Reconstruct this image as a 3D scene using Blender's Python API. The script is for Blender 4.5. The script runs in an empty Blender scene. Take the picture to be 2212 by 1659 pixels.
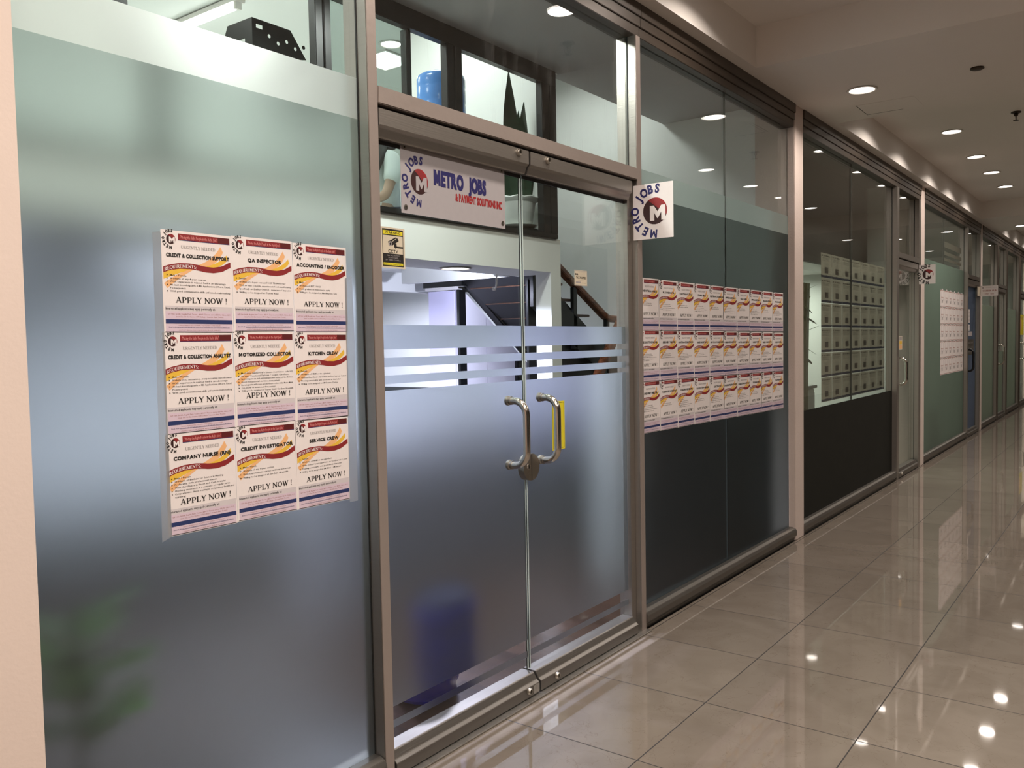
import bpy, bmesh, math, random
from mathutils import Vector, Matrix
from mathutils.geometry import tessellate_polygon
random.seed(7)
PI = math.pi
SC = bpy.context.scene
COL = SC.collection

# ------------------------------------------------------------------ camera, world, exposure
def make_camera():
    yaw, pitch, roll = 0.639748, -0.048340, -0.018747
    f = Vector((math.cos(yaw)*math.cos(pitch), math.sin(yaw)*math.cos(pitch), math.sin(pitch)))
    r = Vector((math.sin(yaw), -math.cos(yaw), 0.0))
    u = r.cross(f)
    c, s = math.cos(roll), math.sin(roll)
    r2 = c*r + s*u
    u2 = -s*r + c*u
    cd = bpy.data.cameras.new('camera')
    cd.sensor_width = 36.0
    cd.lens = 36.0*1842.33/2212.0
    cd.clip_start = 0.02
    cd.clip_end = 200
    co = bpy.data.objects.new('camera', cd)
    m = Matrix((r2, u2, -f)).transposed().to_4x4()
    m.translation = Vector((0.0, -2.09714, 1.52568))
    co.matrix_world = m
    COL.objects.link(co)
    SC.camera = co
make_camera()
W = bpy.data.worlds.new('world')
SC.world = W
W.use_nodes = True
W.node_tree.nodes['Background'].inputs[0].default_value = (1.0, 0.9, 0.78, 1)
W.node_tree.nodes['Background'].inputs[1].default_value = 0.03
SC.view_settings.view_transform = 'Standard'
SC.view_settings.look = 'None'
SC.view_settings.gamma = 1.0
SC.view_settings.use_curve_mapping = False
SC.view_settings.exposure = 0.0
SC.cycles.max_bounces = 8
SC.cycles.diffuse_bounces = 4
SC.cycles.glossy_bounces = 4
SC.cycles.transmission_bounces = 6
SC.cycles.transparent_max_bounces = 20
SC.cycles.caustics_reflective = False
SC.cycles.caustics_refractive = False
SC.cycles.sample_clamp_indirect = 4.0

WARM = (1.0, 0.885, 0.79)          # corridor downlights
COOL = (0.97, 1.0, 0.965)          # fluorescent light upstairs
LILAC = (0.76, 0.76, 1.0)         # cold tubes downstairs

# ------------------------------------------------------------------ materials
MATS = {}
def mat(name, col=(0.5, 0.5, 0.5), rough=0.5, metal=0.0, spec=0.5, emit=None, estr=0.0,
        vary=0.0, vscale=8.0, bump=0.0, bscale=60.0, stretch=None):
    if name in MATS: return MATS[name]
    m = bpy.data.materials.new(name); m.use_nodes = True
    nt = m.node_tree; b = nt.nodes['Principled BSDF']
    b.inputs['Base Color'].default_value = (*col, 1)
    b.inputs['Roughness'].default_value = rough
    b.inputs['Metallic'].default_value = metal
    b.inputs['Specular IOR Level'].default_value = spec
    if emit:
        b.inputs['Emission Color'].default_value = (*emit, 1)
        b.inputs['Emission Strength'].default_value = estr
    if vary or bump:
        tc = nt.nodes.new('ShaderNodeTexCoord')
        mp = nt.nodes.new('ShaderNodeMapping')
        if stretch: mp.inputs['Scale'].default_value = stretch
        nt.links.new(tc.outputs['Object'], mp.inputs['Vector'])
    if vary:
        n = nt.nodes.new('ShaderNodeTexNoise'); n.inputs['Scale'].default_value = vscale
        n.inputs['Detail'].default_value = 5
        nt.links.new(mp.outputs[0], n.inputs['Vector'])
        mx = nt.nodes.new('ShaderNodeMix'); mx.data_type = 'RGBA'
        mx.inputs[6].default_value = (*[c*(1-vary) for c in col], 1)
        mx.inputs[7].default_value = (*[min(1, c*(1+vary)) for c in col], 1)
        nt.links.new(n.outputs['Fac'], mx.inputs[0])
        nt.links.new(mx.outputs[2], b.inputs['Base Color'])
    if bump:
        n2 = nt.nodes.new('ShaderNodeTexNoise'); n2.inputs['Scale'].default_value = bscale
        nt.links.new(mp.outputs[0], n2.inputs['Vector'])
        bp = nt.nodes.new('ShaderNodeBump'); bp.inputs['Strength'].default_value = bump
        bp.inputs['Distance'].default_value = 0.01
        nt.links.new(n2.outputs['Fac'], bp.inputs['Height'])
        nt.links.new(bp.outputs[0], b.inputs['Normal'])
    MATS[name] = m
    return m

def nodes_mat(name):
    m = bpy.data.materials.new(name); m.use_nodes = True
    nt = m.node_tree; nt.nodes.clear()
    out = nt.nodes.new('ShaderNodeOutputMaterial')
    MATS[name] = m
    return m, nt, out

def glass_mat(name, tint=(0.955, 0.98, 0.965), f0=0.045, rough=0.0, smear=0.0):
    """clear pane: see-through, with Schlick reflection that works from both faces"""
    if name in MATS: return MATS[name]
    m, nt, out = nodes_mat(name)
    N = nt.nodes.new; L = nt.links.new
    g = N('ShaderNodeNewGeometry')
    d = N('ShaderNodeVectorMath'); d.operation = 'DOT_PRODUCT'
    L(g.outputs['Incoming'], d.inputs[0]); L(g.outputs['Normal'], d.inputs[1])
    a = N('ShaderNodeMath'); a.operation = 'ABSOLUTE'; L(d.outputs['Value'], a.inputs[0])
    s = N('ShaderNodeMath'); s.operation = 'SUBTRACT'; s.inputs[0].default_value = 1; L(a.outputs[0], s.inputs[1])
    p = N('ShaderNodeMath'); p.operation = 'POWER'; L(s.outputs[0], p.inputs[0]); p.inputs[1].default_value = 5
    q = N('ShaderNodeMath'); q.operation = 'MULTIPLY_ADD'; L(p.outputs[0], q.inputs[0])
    q.inputs[1].default_value = 1-f0; q.inputs[2].default_value = f0
    t = N('ShaderNodeBsdfTransparent'); t.inputs[0].default_value = (*tint, 1)
    gl = N('ShaderNodeBsdfGlossy'); gl.inputs['Roughness'].default_value = rough
    gl.inputs['Color'].default_value = (1, 1, 1, 1)
    mx = N('ShaderNodeMixShader'); L(q.outputs[0], mx.inputs[0]); L(t.outputs[0], mx.inputs[1]); L(gl.outputs[0], mx.inputs[2])
    last = mx
    if smear:       # wiped streaks of dirt on the pane
        tc = N('ShaderNodeTexCoord'); mp = N('ShaderNodeMapping'); mp.inputs['Scale'].default_value = (16, 1, 2.2)
        L(tc.outputs['Object'], mp.inputs['Vector'])
        n = N('ShaderNodeTexNoise'); n.inputs['Scale'].default_value = 1.6; n.inputs['Detail'].default_value = 8
        n.inputs['Roughness'].default_value = 0.7
        L(mp.outputs[0], n.inputs['Vector'])
        r = N('ShaderNodeMapRange'); r.inputs['From Min'].default_value = 0.55; r.inputs['From Max'].default_value = 0.8
        r.inputs['To Max'].default_value = smear
        L(n.outputs['Fac'], r.inputs['Value'])
        df = N('ShaderNodeBsdfDiffuse'); df.inputs[0].default_value = (0.75, 0.75, 0.72, 1)
        m2 = N('ShaderNodeMixShader'); L(r.outputs[0], m2.inputs[0]); L(mx.outputs[0], m2.inputs[1]); L(df.outputs[0], m2.inputs[2])
        last = m2
    L(last.outputs[0], out.inputs[0])
    return m

def film_mat(name, col=(0.8, 0.85, 0.85), trans=0.1, refr=0.8, refl=0.08, rough=0.6, ior=1.25, gloss=0.05, groug=0.3, dif=None):
    """frosted vinyl on the outside of a pane: blurred see-through, a little scattered light, matt and satin reflection"""
    if name in MATS: return MATS[name]
    m, nt, out = nodes_mat(name)
    N = nt.nodes.new; L = nt.links.new
    tc = N('ShaderNodeTexCoord')
    n = N('ShaderNodeTexNoise'); n.inputs['Scale'].default_value = 2.0; n.inputs['Detail'].default_value = 6
    L(tc.outputs['Object'], n.inputs['Vector'])
    mxc = N('ShaderNodeMix'); mxc.data_type = 'RGBA'
    mxc.inputs[6].default_value = (*[c*0.95 for c in col], 1); mxc.inputs[7].default_value = (*[min(1, c*1.04) for c in col], 1)
    L(n.outputs['Fac'], mxc.inputs[0])
    tr = N('ShaderNodeBsdfTranslucent'); L(mxc.outputs[2], tr.inputs[0])
    rf = N('ShaderNodeBsdfRefraction'); rf.distribution = 'BECKMANN'; L(mxc.outputs[2], rf.inputs[0])
    rf.inputs['Roughness'].default_value = rough
    ge = N('ShaderNodeNewGeometry'); io = N('ShaderNodeMapRange'); L(ge.outputs['Backfacing'], io.inputs['Value'])
    io.inputs['To Min'].default_value = ior; io.inputs['To Max'].default_value = 1/ior; L(io.outputs[0], rf.inputs['IOR'])
    di = N('ShaderNodeBsdfDiffuse')
    if dif: di.inputs[0].default_value = (*dif, 1)
    else: L(mxc.outputs[2], di.inputs[0])
    a = N('ShaderNodeMixShader'); a.inputs[0].default_value = refr/(trans+refr)
    L(tr.outputs[0], a.inputs[1]); L(rf.outputs[0], a.inputs[2])
    b = N('ShaderNodeMixShader'); b.inputs[0].default_value = refl
    L(a.outputs[0], b.inputs[1]); L(di.outputs[0], b.inputs[2])
    lw = N('ShaderNodeLayerWeight'); lw.inputs['Blend'].default_value = 0.12
    mu = N('ShaderNodeMath'); mu.operation = 'MULTIPLY_ADD'; L(lw.outputs['Facing'], mu.inputs[0]); mu.inputs[1].default_value = gloss*2; mu.inputs[2].default_value = gloss*0.5
    gl = N('ShaderNodeBsdfGlossy'); gl.inputs['Roughness'].default_value = groug
    c = N('ShaderNodeMixShader'); L(mu.outputs[0], c.inputs[0]); L(b.outputs[0], c.inputs[1]); L(gl.outputs[0], c.inputs[2])
    L(c.outputs[0], out.inputs[0])
    return m

def floor_mat():
    m, nt, out = nodes_mat('polished_tile')
    N = nt.nodes.new; L = nt.links.new
    b = N('ShaderNodeBsdfPrincipled'); L(b.outputs[0], out.inputs[0])
    tc = N('ShaderNodeTexCoord'); sp = N('ShaderNodeSeparateXYZ'); L(tc.outputs['Object'], sp.inputs[0])
    def cell(sock, off, size):
        a = N('ShaderNodeMath'); a.operation = 'SUBTRACT'; L(sock, a.inputs[0]); a.inputs[1].default_value = off
        d = N('ShaderNodeMath'); d.operation = 'DIVIDE'; L(a.outputs[0], d.inputs[0]); d.inputs[1].default_value = size
        fl = N('ShaderNodeMath'); fl.operation = 'FLOOR'; L(d.outputs[0], fl.inputs[0])
        fr = N('ShaderNodeMath'); fr.operation = 'FRACT'; L(d.outputs[0], fr.inputs[0])
        ab = N('ShaderNodeMath'); ab.operation = 'SUBTRACT'; L(fr.outputs[0], ab.inputs[0]); ab.inputs[1].default_value = 0.5
        a2 = N('ShaderNodeMath'); a2.operation = 'ABSOLUTE'; L(ab.outputs[0], a2.inputs[0])
        return fl.outputs[0], a2.outputs[0]
    fx, ax = cell(sp.outputs[0], 2.68979, 0.6)
    fy, ay = cell(sp.outputs[1], -0.63092, 0.6069)
    gx = N('ShaderNodeMath'); gx.operation = 'GREATER_THAN'; L(ax, gx.inputs[0]); gx.inputs[1].default_value = 0.5-0.0042
    gy = N('ShaderNodeMath'); gy.operation = 'GREATER_THAN'; L(ay, gy.inputs[0]); gy.inputs[1].default_value = 0.5-0.0042
    g = N('ShaderNodeMath'); g.operation = 'MAXIMUM'; L(gx.outputs[0], g.inputs[0]); L(gy.outputs[0], g.inputs[1])
    cmb = N('ShaderNodeCombineXYZ'); L(fx, cmb.inputs[0]); L(fy, cmb.inputs[1])
    wn = N('ShaderNodeTexWhiteNoise'); wn.noise_dimensions = '3D'; L(cmb.outputs[0], wn.inputs['Vector'])
    # marble clouds, shifted per tile
    vm = N('ShaderNodeVectorMath'); vm.operation = 'MULTIPLY_ADD'
    L(wn.outputs['Color'], vm.inputs[0]); vm.inputs[1].default_value = (9, 9, 9); L(tc.outputs['Object'], vm.inputs[2])
    n1 = N('ShaderNodeTexNoise'); n1.inputs['Scale'].default_value = 3.2; n1.inputs['Detail'].default_value = 7
    n1.inputs['Distortion'].default_value = 1.2
    L(vm.outputs[0], n1.inputs['Vector'])
    r1 = N('ShaderNodeValToRGB'); L(n1.outputs['Fac'], r1.inputs[0])
    r1.color_ramp.elements[0].position = 0.34; r1.color_ramp.elements[0].color = (0.160, 0.135, 0.111, 1)
    r1.color_ramp.elements[1].position = 0.62; r1.color_ramp.elements[1].color = (0.186, 0.159, 0.133, 1)
    # fine veins
    n2 = N('ShaderNodeTexNoise'); n2.inputs['Scale'].default_value = 5; n2.inputs['Detail'].default_value = 6
    L(vm.outputs[0], n2.inputs['Vector'])
    vv = N('ShaderNodeTexVoronoi'); vv.feature = 'DISTANCE_TO_EDGE'; vv.inputs['Scale'].default_value = 5.5
    ad = N('ShaderNodeVectorMath'); ad.operation = 'MULTIPLY_ADD'; L(n2.outputs['Color'], ad.inputs[0])
    ad.inputs[1].default_value = (0.5, 0.5, 0.5); L(vm.outputs[0], ad.inputs[2]); L(ad.outputs[0], vv.inputs['Vector'])
    vr = N('ShaderNodeMapRange'); L(vv.outputs['Distance'], vr.inputs['Value'])
    vr.inputs['From Min'].default_value = 0.0; vr.inputs['From Max'].default_value = 0.009
    vr.inputs['To Min'].default_value = 0.5; vr.inputs['To Max'].default_value = 0.0
    mv = N('ShaderNodeMix'); mv.data_type = 'RGBA'; L(vr.outputs[0], mv.inputs[0]); L(r1.outputs[0], mv.inputs[6])
    mv.inputs[7].default_value = (0.105, 0.080, 0.058, 1)
    hsv = N('ShaderNodeHueSaturation'); L(mv.outputs[2], hsv.inputs['Color'])
    vr2 = N('ShaderNodeMapRange'); L(wn.outputs['Value'], vr2.inputs['Value']); vr2.inputs['To Min'].default_value = 0.93; vr2.inputs['To Max'].default_value = 1.06
    L(vr2.outputs[0], hsv.inputs['Value'])
    mg = N('ShaderNodeMix'); mg.data_type = 'RGBA'; L(g.outputs[0], mg.inputs[0]); L(hsv.outputs[0], mg.inputs[6])
    mg.inputs[7].default_value = (0.012, 0.009, 0.007, 1)
    L(mg.outputs[2], b.inputs['Base Color'])
    rr = N('ShaderNodeMapRange'); L(g.outputs[0], rr.inputs['Value']); rr.inputs['To Min'].default_value = 0.032; rr.inputs['To Max'].default_value = 0.7
    L(rr.outputs[0], b.inputs['Roughness'])
    b.inputs['Specular IOR Level'].default_value = 0.55
    nb = N('ShaderNodeTexNoise'); nb.inputs['Scale'].default_value = 2.2; L(tc.outputs['Object'], nb.inputs['Vector'])
    bp = N('ShaderNodeBump'); bp.inputs['Strength'].default_value = 0.018; bp.inputs['Distance'].default_value = 0.02
    L(nb.outputs['Fac'], bp.inputs['Height']); L(bp.outputs[0], b.inputs['Normal'])
    return m

def parquet_mat():
    m, nt, out = nodes_mat('parquet')
    N = nt.nodes.new; L = nt.links.new
    b = N('ShaderNodeBsdfPrincipled'); L(b.outputs[0], out.inputs[0])
    tc = N('ShaderNodeTexCoord'); mp = N('ShaderNodeMapping'); L(tc.outputs['Object'], mp.inputs['Vector'])
    mp.inputs['Rotation'].default_value = (0, 0, PI/2)
    br = N('ShaderNodeTexBrick'); L(mp.outputs[0], br.inputs['Vector'])
    br.inputs['Scale'].default_value = 1.0; br.inputs['Brick Width'].default_value = 0.9; br.inputs['Row Height'].default_value = 0.1
    br.inputs['Mortar Size'].default_value = 0.0015
    br.inputs['Color1'].default_value = (0.020, 0.0105, 0.007, 1); br.inputs['Color2'].default_value = (0.046, 0.025, 0.017, 1)
    br.inputs['Mortar'].default_value = (0.02, 0.01, 0.008, 1)
    mp2 = N('ShaderNodeMapping'); L(tc.outputs['Object'], mp2.inputs['Vector']); mp2.inputs['Scale'].default_value = (60, 3, 1)
    n = N('ShaderNodeTexNoise'); n.inputs['Scale'].default_value = 1.0; n.inputs['Detail'].default_value = 6; L(mp2.outputs[0], n.inputs['Vector'])
    mx = N('ShaderNodeMix'); mx.data_type = 'RGBA'; mx.blend_type = 'MULTIPLY'; mx.inputs[0].default_value = 0.7
    rp = N('ShaderNodeValToRGB'); L(n.outputs['Fac'], rp.inputs[0])
    rp.color_ramp.elements[0].position = 0.3; rp.color_ramp.elements[0].color = (0.25, 0.25, 0.25, 1)
    rp.color_ramp.elements[1].position = 0.7
    L(br.outputs['Color'], mx.inputs[6]); L(rp.outputs[0], mx.inputs[7]); L(mx.outputs[2], b.inputs['Base Color'])
    b.inputs['Roughness'].default_value = 0.3; b.inputs['Specular IOR Level'].default_value = 0.25
    return m

def wood_mat(name, c1, c2, rough=0.25, scale=(3, 40, 40)):
    m, nt, out = nodes_mat(name)
    N = nt.nodes.new; L = nt.links.new
    b = N('ShaderNodeBsdfPrincipled'); L(b.outputs[0], out.inputs[0])
    tc = N('ShaderNodeTexCoord'); mp = N('ShaderNodeMapping'); L(tc.outputs['Object'], mp.inputs['Vector'])
    mp.inputs['Scale'].default_value = scale
    n = N('ShaderNodeTexNoise'); n.inputs['Scale'].default_value = 1.0; n.inputs['Detail'].default_value = 6; n.inputs['Distortion'].default_value = 0.6
    L(mp.outputs[0], n.inputs['Vector'])
    r = N('ShaderNodeValToRGB'); L(n.outputs['Fac'], r.inputs[0])
    r.color_ramp.elements[0].position = 0.35; r.color_ramp.elements[0].color = (*c1, 1)
    r.color_ramp.elements[1].position = 0.65; r.color_ramp.elements[1].color = (*c2, 1)
    L(r.outputs[0], b.inputs['Base Color']); b.inputs['Roughness'].default_value = rough
    return m

M_PAINT = mat('beige_paint', (0.72, 0.60, 0.53), 0.55, vary=0.03, vscale=3, bump=0.04, bscale=90)
M_CEIL = mat('ceiling_paint', (0.84, 0.795, 0.75), 0.7, vary=0.03, vscale=2)
M_COLP = mat('pilaster_paint', (0.62, 0.52, 0.47), 0.5, vary=0.05, vscale=6, bump=0.12, bscale=80)
M_FLOOR = floor_mat()
M_PARQ = parquet_mat()
M_WHITE = mat('white_wall_paint', (0.80, 0.82, 0.79), 0.6, vary=0.02, vscale=2)
M_OFFCEIL = mat('office_ceiling', (0.50, 0.50, 0.50), 0.7, vary=0.03, vscale=3)
M_ALU = mat('brushed_aluminium', (0.37, 0.345, 0.315), 0.36, 0.85, vary=0.05, vscale=3, stretch=(1, 1, 30), bump=0.05, bscale=8)
M_RAIL = mat('satin_rail', (0.20, 0.186, 0.168), 0.36, 0.85, vary=0.05, vscale=3, stretch=(1, 1, 30), bump=0.05, bscale=8)
M_ALUF = mat('painted_aluminium', (0.36, 0.305, 0.275), 0.42, 0.45, vary=0.06, vscale=5, bump=0.06, bscale=40)
M_HEAD = mat('dark_header_wood', (0.075, 0.058, 0.045), 0.4, 0.3, vary=0.35, vscale=1.2, stretch=(1, 6, 30))
M_GASK = mat('black_gasket', (0.012, 0.012, 0.011), 0.6, vary=0.2)
M_BLACK = mat('black_steel', (0.006, 0.0065, 0.0075), 0.35, 0.2, vary=0.3, vscale=4)
M_BLACKF = mat('black_window_frame', (0.010, 0.011, 0.011), 0.38, 0.2, vary=0.25, vscale=5)
M_CHROME = mat('polished_steel', (0.62, 0.58, 0.53), 0.16, 1.0, vary=0.05, vscale=12)
M_STEEL = mat('satin_steel', (0.42, 0.39, 0.34), 0.34, 1.0, vary=0.1, vscale=14)
M_GLASS = glass_mat('clear_glass')
M_GLASSD = glass_mat('dirty_glass', smear=0.07)
M_GLASSG = glass_mat('tinted_glass', tint=(0.80, 0.85, 0.84), f0=0.06)
M_FILM = film_mat('frosted_film', (0.575, 0.625, 0.615), 0.006, 0.9, 0.03, 0.56, 1.3, 0.05, 0.22)
M_FILMW = film_mat('white_frosted_film', (0.88, 0.90, 0.88), 0.35, 0.6, 0.12, 0.75, 1.25)
M_FILMG = film_mat('green_frosted_film', (0.21, 0.235, 0.225), 0.012, 0.8, 0.06, 0.7, 1.3, 0.03)
M_FILMD = mat('black_film', (0.014, 0.014, 0.011), 0.75, spec=0.12, vary=0.2)
M_TAPE = film_mat('clear_tape', (0.92, 0.95, 1.0), 0.25, 0.6, 0.18, 0.3, 1.1, 0.15, 0.08)

# ------------------------------------------------------------------ mesh helpers
class MB:
    def __init__(s): s.v = []; s.f = []; s.m = []
    def add(s, vs, fs, mi=0):
        o = len(s.v); s.v += [tuple(p) for p in vs]
        s.f += [tuple(o+i for i in f) for f in fs]; s.m += [mi]*len(fs)
        return s
    def box(s, x0, x1, y0, y1, z0, z1, mi=0):
        return s.add([(x0,y0,z0),(x1,y0,z0),(x1,y1,z0),(x0,y1,z0),(x0,y0,z1),(x1,y0,z1),(x1,y1,z1),(x0,y1,z1)],
                     [(0,3,2,1),(4,5,6,7),(0,1,5,4),(1,2,6,5),(2,3,7,6),(3,0,4,7)], mi)
    def prism(s, poly, axis, a, b, mi=0, holes=()):
        """extrude a 2D polygon along axis; poly coordinates are the two other axes in order"""
        loops = [list(poly)]+[list(h) for h in holes]
        def P(p, t):
            if axis == 'x': return (t, p[0], p[1])
            if axis == 'y': return (p[0], t, p[1])
            return (p[0], p[1], t)
        tri = tessellate_polygon([[Vector((p[0], p[1], 0)) for p in l] for l in loops])
        flat = [p for l in loops for p in l]; n = len(flat)
        vs = [P(p, a) for p in flat]+[P(p, b) for p in flat]
        fs = [tuple(t) for t in tri]+[tuple(i+n for i in t) for t in tri]
        k = 0
        for l in loops:
            for i in range(len(l)):
                j = (i+1) % len(l); fs.append((k+i, k+j, k+j+n, k+i+n))
            k += len(l)
        return s.add(vs, fs, mi)
    def tube(s, pts, r, seg=10, mi=0, caps=True):
        pts = [Vector(p) for p in pts]; rs = r if isinstance(r, (list, tuple)) else [r]*len(pts)
        rings = []; prev = None
        for i, p in enumerate(pts):
            t = (pts[min(i+1, len(pts)-1)]-pts[max(i-1, 0)]).normalized()
            if prev is None:
                up = Vector((0, 0, 1)) if abs(t.z) < 0.9 else Vector((1, 0, 0))
                n = t.cross(up).normalized()
            else:
                n = (prev-t*prev.dot(t)).normalized()
            prev = n; b = t.cross(n)
            rings.append([p+(n*math.cos(2*PI*k/seg)+b*math.sin(2*PI*k/seg))*rs[i] for k in range(seg)])
        vs = [q for rr in rings for q in rr]; fs = []
        for i in range(len(pts)-1):
            for k in range(seg):
                k2 = (k+1) % seg; fs.append((i*seg+k, i*seg+k2, (i+1)*seg+k2, (i+1)*seg+k))
        if caps: fs += [tuple(range(seg)), tuple((len(pts)-1)*seg+k for k in reversed(range(seg)))]
        return s.add(vs, fs, mi)
    def lathe(s, prof, c=(0, 0, 0), seg=24, mi=0, axis='z', cap=True):
        vs = []; fs = []
        for r, h in prof:
            for k in range(seg):
                a = 2*PI*k/seg
                if axis == 'z': vs.append((c[0]+r*math.cos(a), c[1]+r*math.sin(a), c[2]+h))
                elif axis == 'y': vs.append((c[0]+r*math.cos(a), c[1]+h, c[2]+r*math.sin(a)))
                else: vs.append((c[0]+h, c[1]+r*math.cos(a), c[2]+r*math.sin(a)))
        for i in range(len(prof)-1):
            for k in range(seg):
                k2 = (k+1) % seg; fs.append((i*seg+k, i*seg+k2, (i+1)*seg+k2, (i+1)*seg+k))
        if cap: fs += [tuple(range(seg)), tuple((len(prof)-1)*seg+k for k in reversed(range(seg)))]
        return s.add(vs, fs, mi)
    def mesh(s, name, mats, origin=(0, 0, 0), smooth=False, bevel=0.0):
        ox, oy, oz = origin
        me = bpy.data.meshes.new(name)
        me.from_pydata([(x-ox, y-oy, z-oz) for x, y, z in s.v], [], s.f)
        for m in (mats if isinstance(mats, (list, tuple)) else [mats]): me.materials.append(m)
        me.polygons.foreach_set('material_index', s.m)
        if smooth: me.polygons.foreach_set('use_smooth', [True]*len(me.polygons))
        bm = bmesh.new(); bm.from_mesh(me)
        bmesh.ops.recalc_face_normals(bm, faces=bm.faces)
        if bevel:
            bmesh.ops.bevel(bm, geom=[e for e in bm.edges], offset=bevel, segments=2, affect='EDGES', clamp_overlap=True)
        if smooth:
            for e in bm.edges:
                if len(e.link_faces) == 2 and e.calc_face_angle(0) > 0.7: e.smooth = False
        bm.to_mesh(me); bm.free(); me.update()
        return me
    def obj(s, name, mats, parent=None, smooth=False, bevel=0.0, label=None):
        org = ORG.get(parent.name, (0, 0, 0)) if parent else (0, 0, 0)
        o = bpy.data.objects.new(name, s.mesh(name, mats, org, smooth, bevel))
        COL.objects.link(o)
        if parent:
            o.parent = parent; ORG[o.name] = org
        if label: o['label'] = label
        return o
ORG = {}
def tag(o, label, cat, group=None, kind=None):
    o['label'] = label; o['category'] = cat
    if group: o['group'] = group
    if kind: o['kind'] = kind
    return o
def root(name, label, cat, loc=(0, 0, 0), group=None, kind=None):
    o = bpy.data.objects.new(name, None); o.empty_display_size = 0.1; COL.objects.link(o)
    o.location = loc; ORG[o.name] = tuple(loc)
    return tag(o, label, cat, group, kind)
def single(mb, name, mats, label, cat, origin=None, group=None, kind=None, smooth=False, bevel=0.0):
    org = origin or (0, 0, 0)
    o = bpy.data.objects.new(name, mb.mesh(name, mats, org, smooth, bevel)); o.location = org
    COL.objects.link(o)
    return tag(o, label, cat, group, kind)
def area(name, loc, w, color, energy, parent=None, spread=180, shape='DISK', h=None, rot=(0, 0, 0)):
    l = bpy.data.lights.new(name, 'AREA'); l.shape = shape; l.size = w
    if h: l.size_y = h
    l.color = color; l.energy = energy; l.spread = math.radians(spread)
    o = bpy.data.objects.new(name, l); COL.objects.link(o)
    if parent:
        o.parent = parent; p = ORG[parent.name]; o.location = (loc[0]-p[0], loc[1]-p[1], loc[2]-p[2])
    else: o.location = loc
    o.rotation_euler = rot
    return o
ORD = ['first', 'second', 'third', 'fourth', 'fifth', 'sixth', 'seventh', 'eighth', 'ninth', 'tenth']

# ------------------------------------------------------------------ corridor downlights (the light sources)
ZC, ZK = 3.235, 3.49            # flat ceiling, ceiling inside the recesses
M_RING = mat('white_trim_ring', (0.75, 0.72, 0.68), 0.4, vary=0.02)
M_LAMP = mat('lit_lamp_face', (1, 1, 1), 0.5, emit=(1.0, 0.90, 0.82), estr=9.0)
ring_mb = MB(); ring_mb.lathe([(0.082, 0), (0.098, -0.002), (0.102, -0.007), (0.098, -0.010), (0.086, -0.009), (0.080, -0.002)], seg=28, cap=False)
RING = ring_mb.mesh('trim_ring', M_RING, smooth=True)
face_mb = MB(); face_mb.lathe([(0.083, -0.003), (0.06, -0.0065), (0.0005, -0.0075)], seg=28, cap=False)
FACE = face_mb.mesh('lamp_face', M_LAMP, smooth=True)
def downlight(x, y, z, label, energy=13.0, group='recessed downlights along the corridor', color=WARM, spread=146):
    t = root('recessed_downlight', label, 'ceiling light', (x, y, z), group)
    for n, me in (('trim_ring', RING), ('lamp_face', FACE)):
        o = bpy.data.objects.new(n, me); COL.objects.link(o); o.parent = t; ORG[o.name] = (x, y, z)
    area('lamp', (x, y, z-0.016), 0.15, color, energy, t, spread)
    return t
UNSEEN = 'round recessed downlight in the ceiling beyond the edge of the picture'
downlight(6.29, -0.49, ZC, 'largest round downlight, in the flat ceiling beside the access panel')
downlight(9.28, -0.555, ZK, 'round downlight nearest of the row of four in the recessed ceiling')
downlight(10.76, -0.555, ZK, 'second nearest round downlight of the four in the recessed ceiling')
downlight(11.94, -0.555, ZK, 'third round downlight of the row of four in the recessed ceiling')
downlight(13.19, -0.555, ZK, 'farthest round downlight of the row of four in the recessed ceiling')
downlight(15.81, -0.48, ZC, 'round downlight cut by the right edge, in the far flat ceiling beam')
for x in (4.32, 3.0, 1.7, 0.5): downlight(x, -0.585, ZK, UNSEEN, 15 if x > 2 else 13)
downlight(8.0, -0.555, ZK, UNSEEN)
for x in (2.5, 0.5, -1.2): downlight(x, -1.92, ZK, UNSEEN, 44 if x < 3 else 18)
for x in (8.0, 9.40, 10.78, 11.94, 13.25): downlight(x, -1.92, ZK, UNSEEN)
for x in (6.25, 15.78): downlight(x, -2.07, ZC, UNSEEN, 12)
for x in (17.4, 18.8, 20.2, 21.6): downlight(x, -0.555, ZK, UNSEEN, 10)
for x in (18.8, 22.0): downlight(x, -1.90, ZK, UNSEEN, 10)
for x in (1.2, 4.6, 9.4, 13.0): downlight(x, -3.6, ZK, UNSEEN, 38 if x < 3 else 14)

# ------------------------------------------------------------------ setting: corridor shell
XA, XB, YB = -3.0, 30.0, -4.8
single(MB().box(XA, XB, YB, 0.0, -0.1, 0.0), 'floor', M_FLOOR, 'polished beige marble tile floor of the corridor', 'floor', kind='structure')
def ceiling():
    mb = MB()
    cof = [(-2.2, 5.35), (7.14, 14.46), (16.38, 24.0)]
    t = 0.02
    mb.box(XA, XB, -0.09, 0.0, ZC, ZC+0.6)
    mb.box(XA, XB, YB, -4.3, ZC, ZC+0.6)
    xs = [XA]
    for a, b in cof: xs += [a, b]
    xs.append(XB)
    for i in range(0, len(xs), 2): mb.box(xs[i], xs[i+1], -4.3, -0.09, ZC, ZC+0.6)
    for a, b in cof: mb.box(a, b, -4.3, -0.09, ZK, ZK+0.05)
    return mb
single(ceiling(), 'ceiling', M_CEIL, 'beige corridor ceiling with deep rectangular recesses', 'ceiling', kind='structure')
lw = MB(); lw.box(XA, 0.924, 0.0, 0.30, 0.0, ZC+0.3)
single(lw, 'wall_left', M_PAINT, 'bright beige painted wall at the left edge of the picture', 'wall', kind='structure')
single(MB().box(XA-0.1, XA, YB, 0.3, 0, ZC+0.6), 'wall_behind', M_PAINT, 'beige end wall of the corridor behind the viewer', 'wall', kind='structure')
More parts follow.
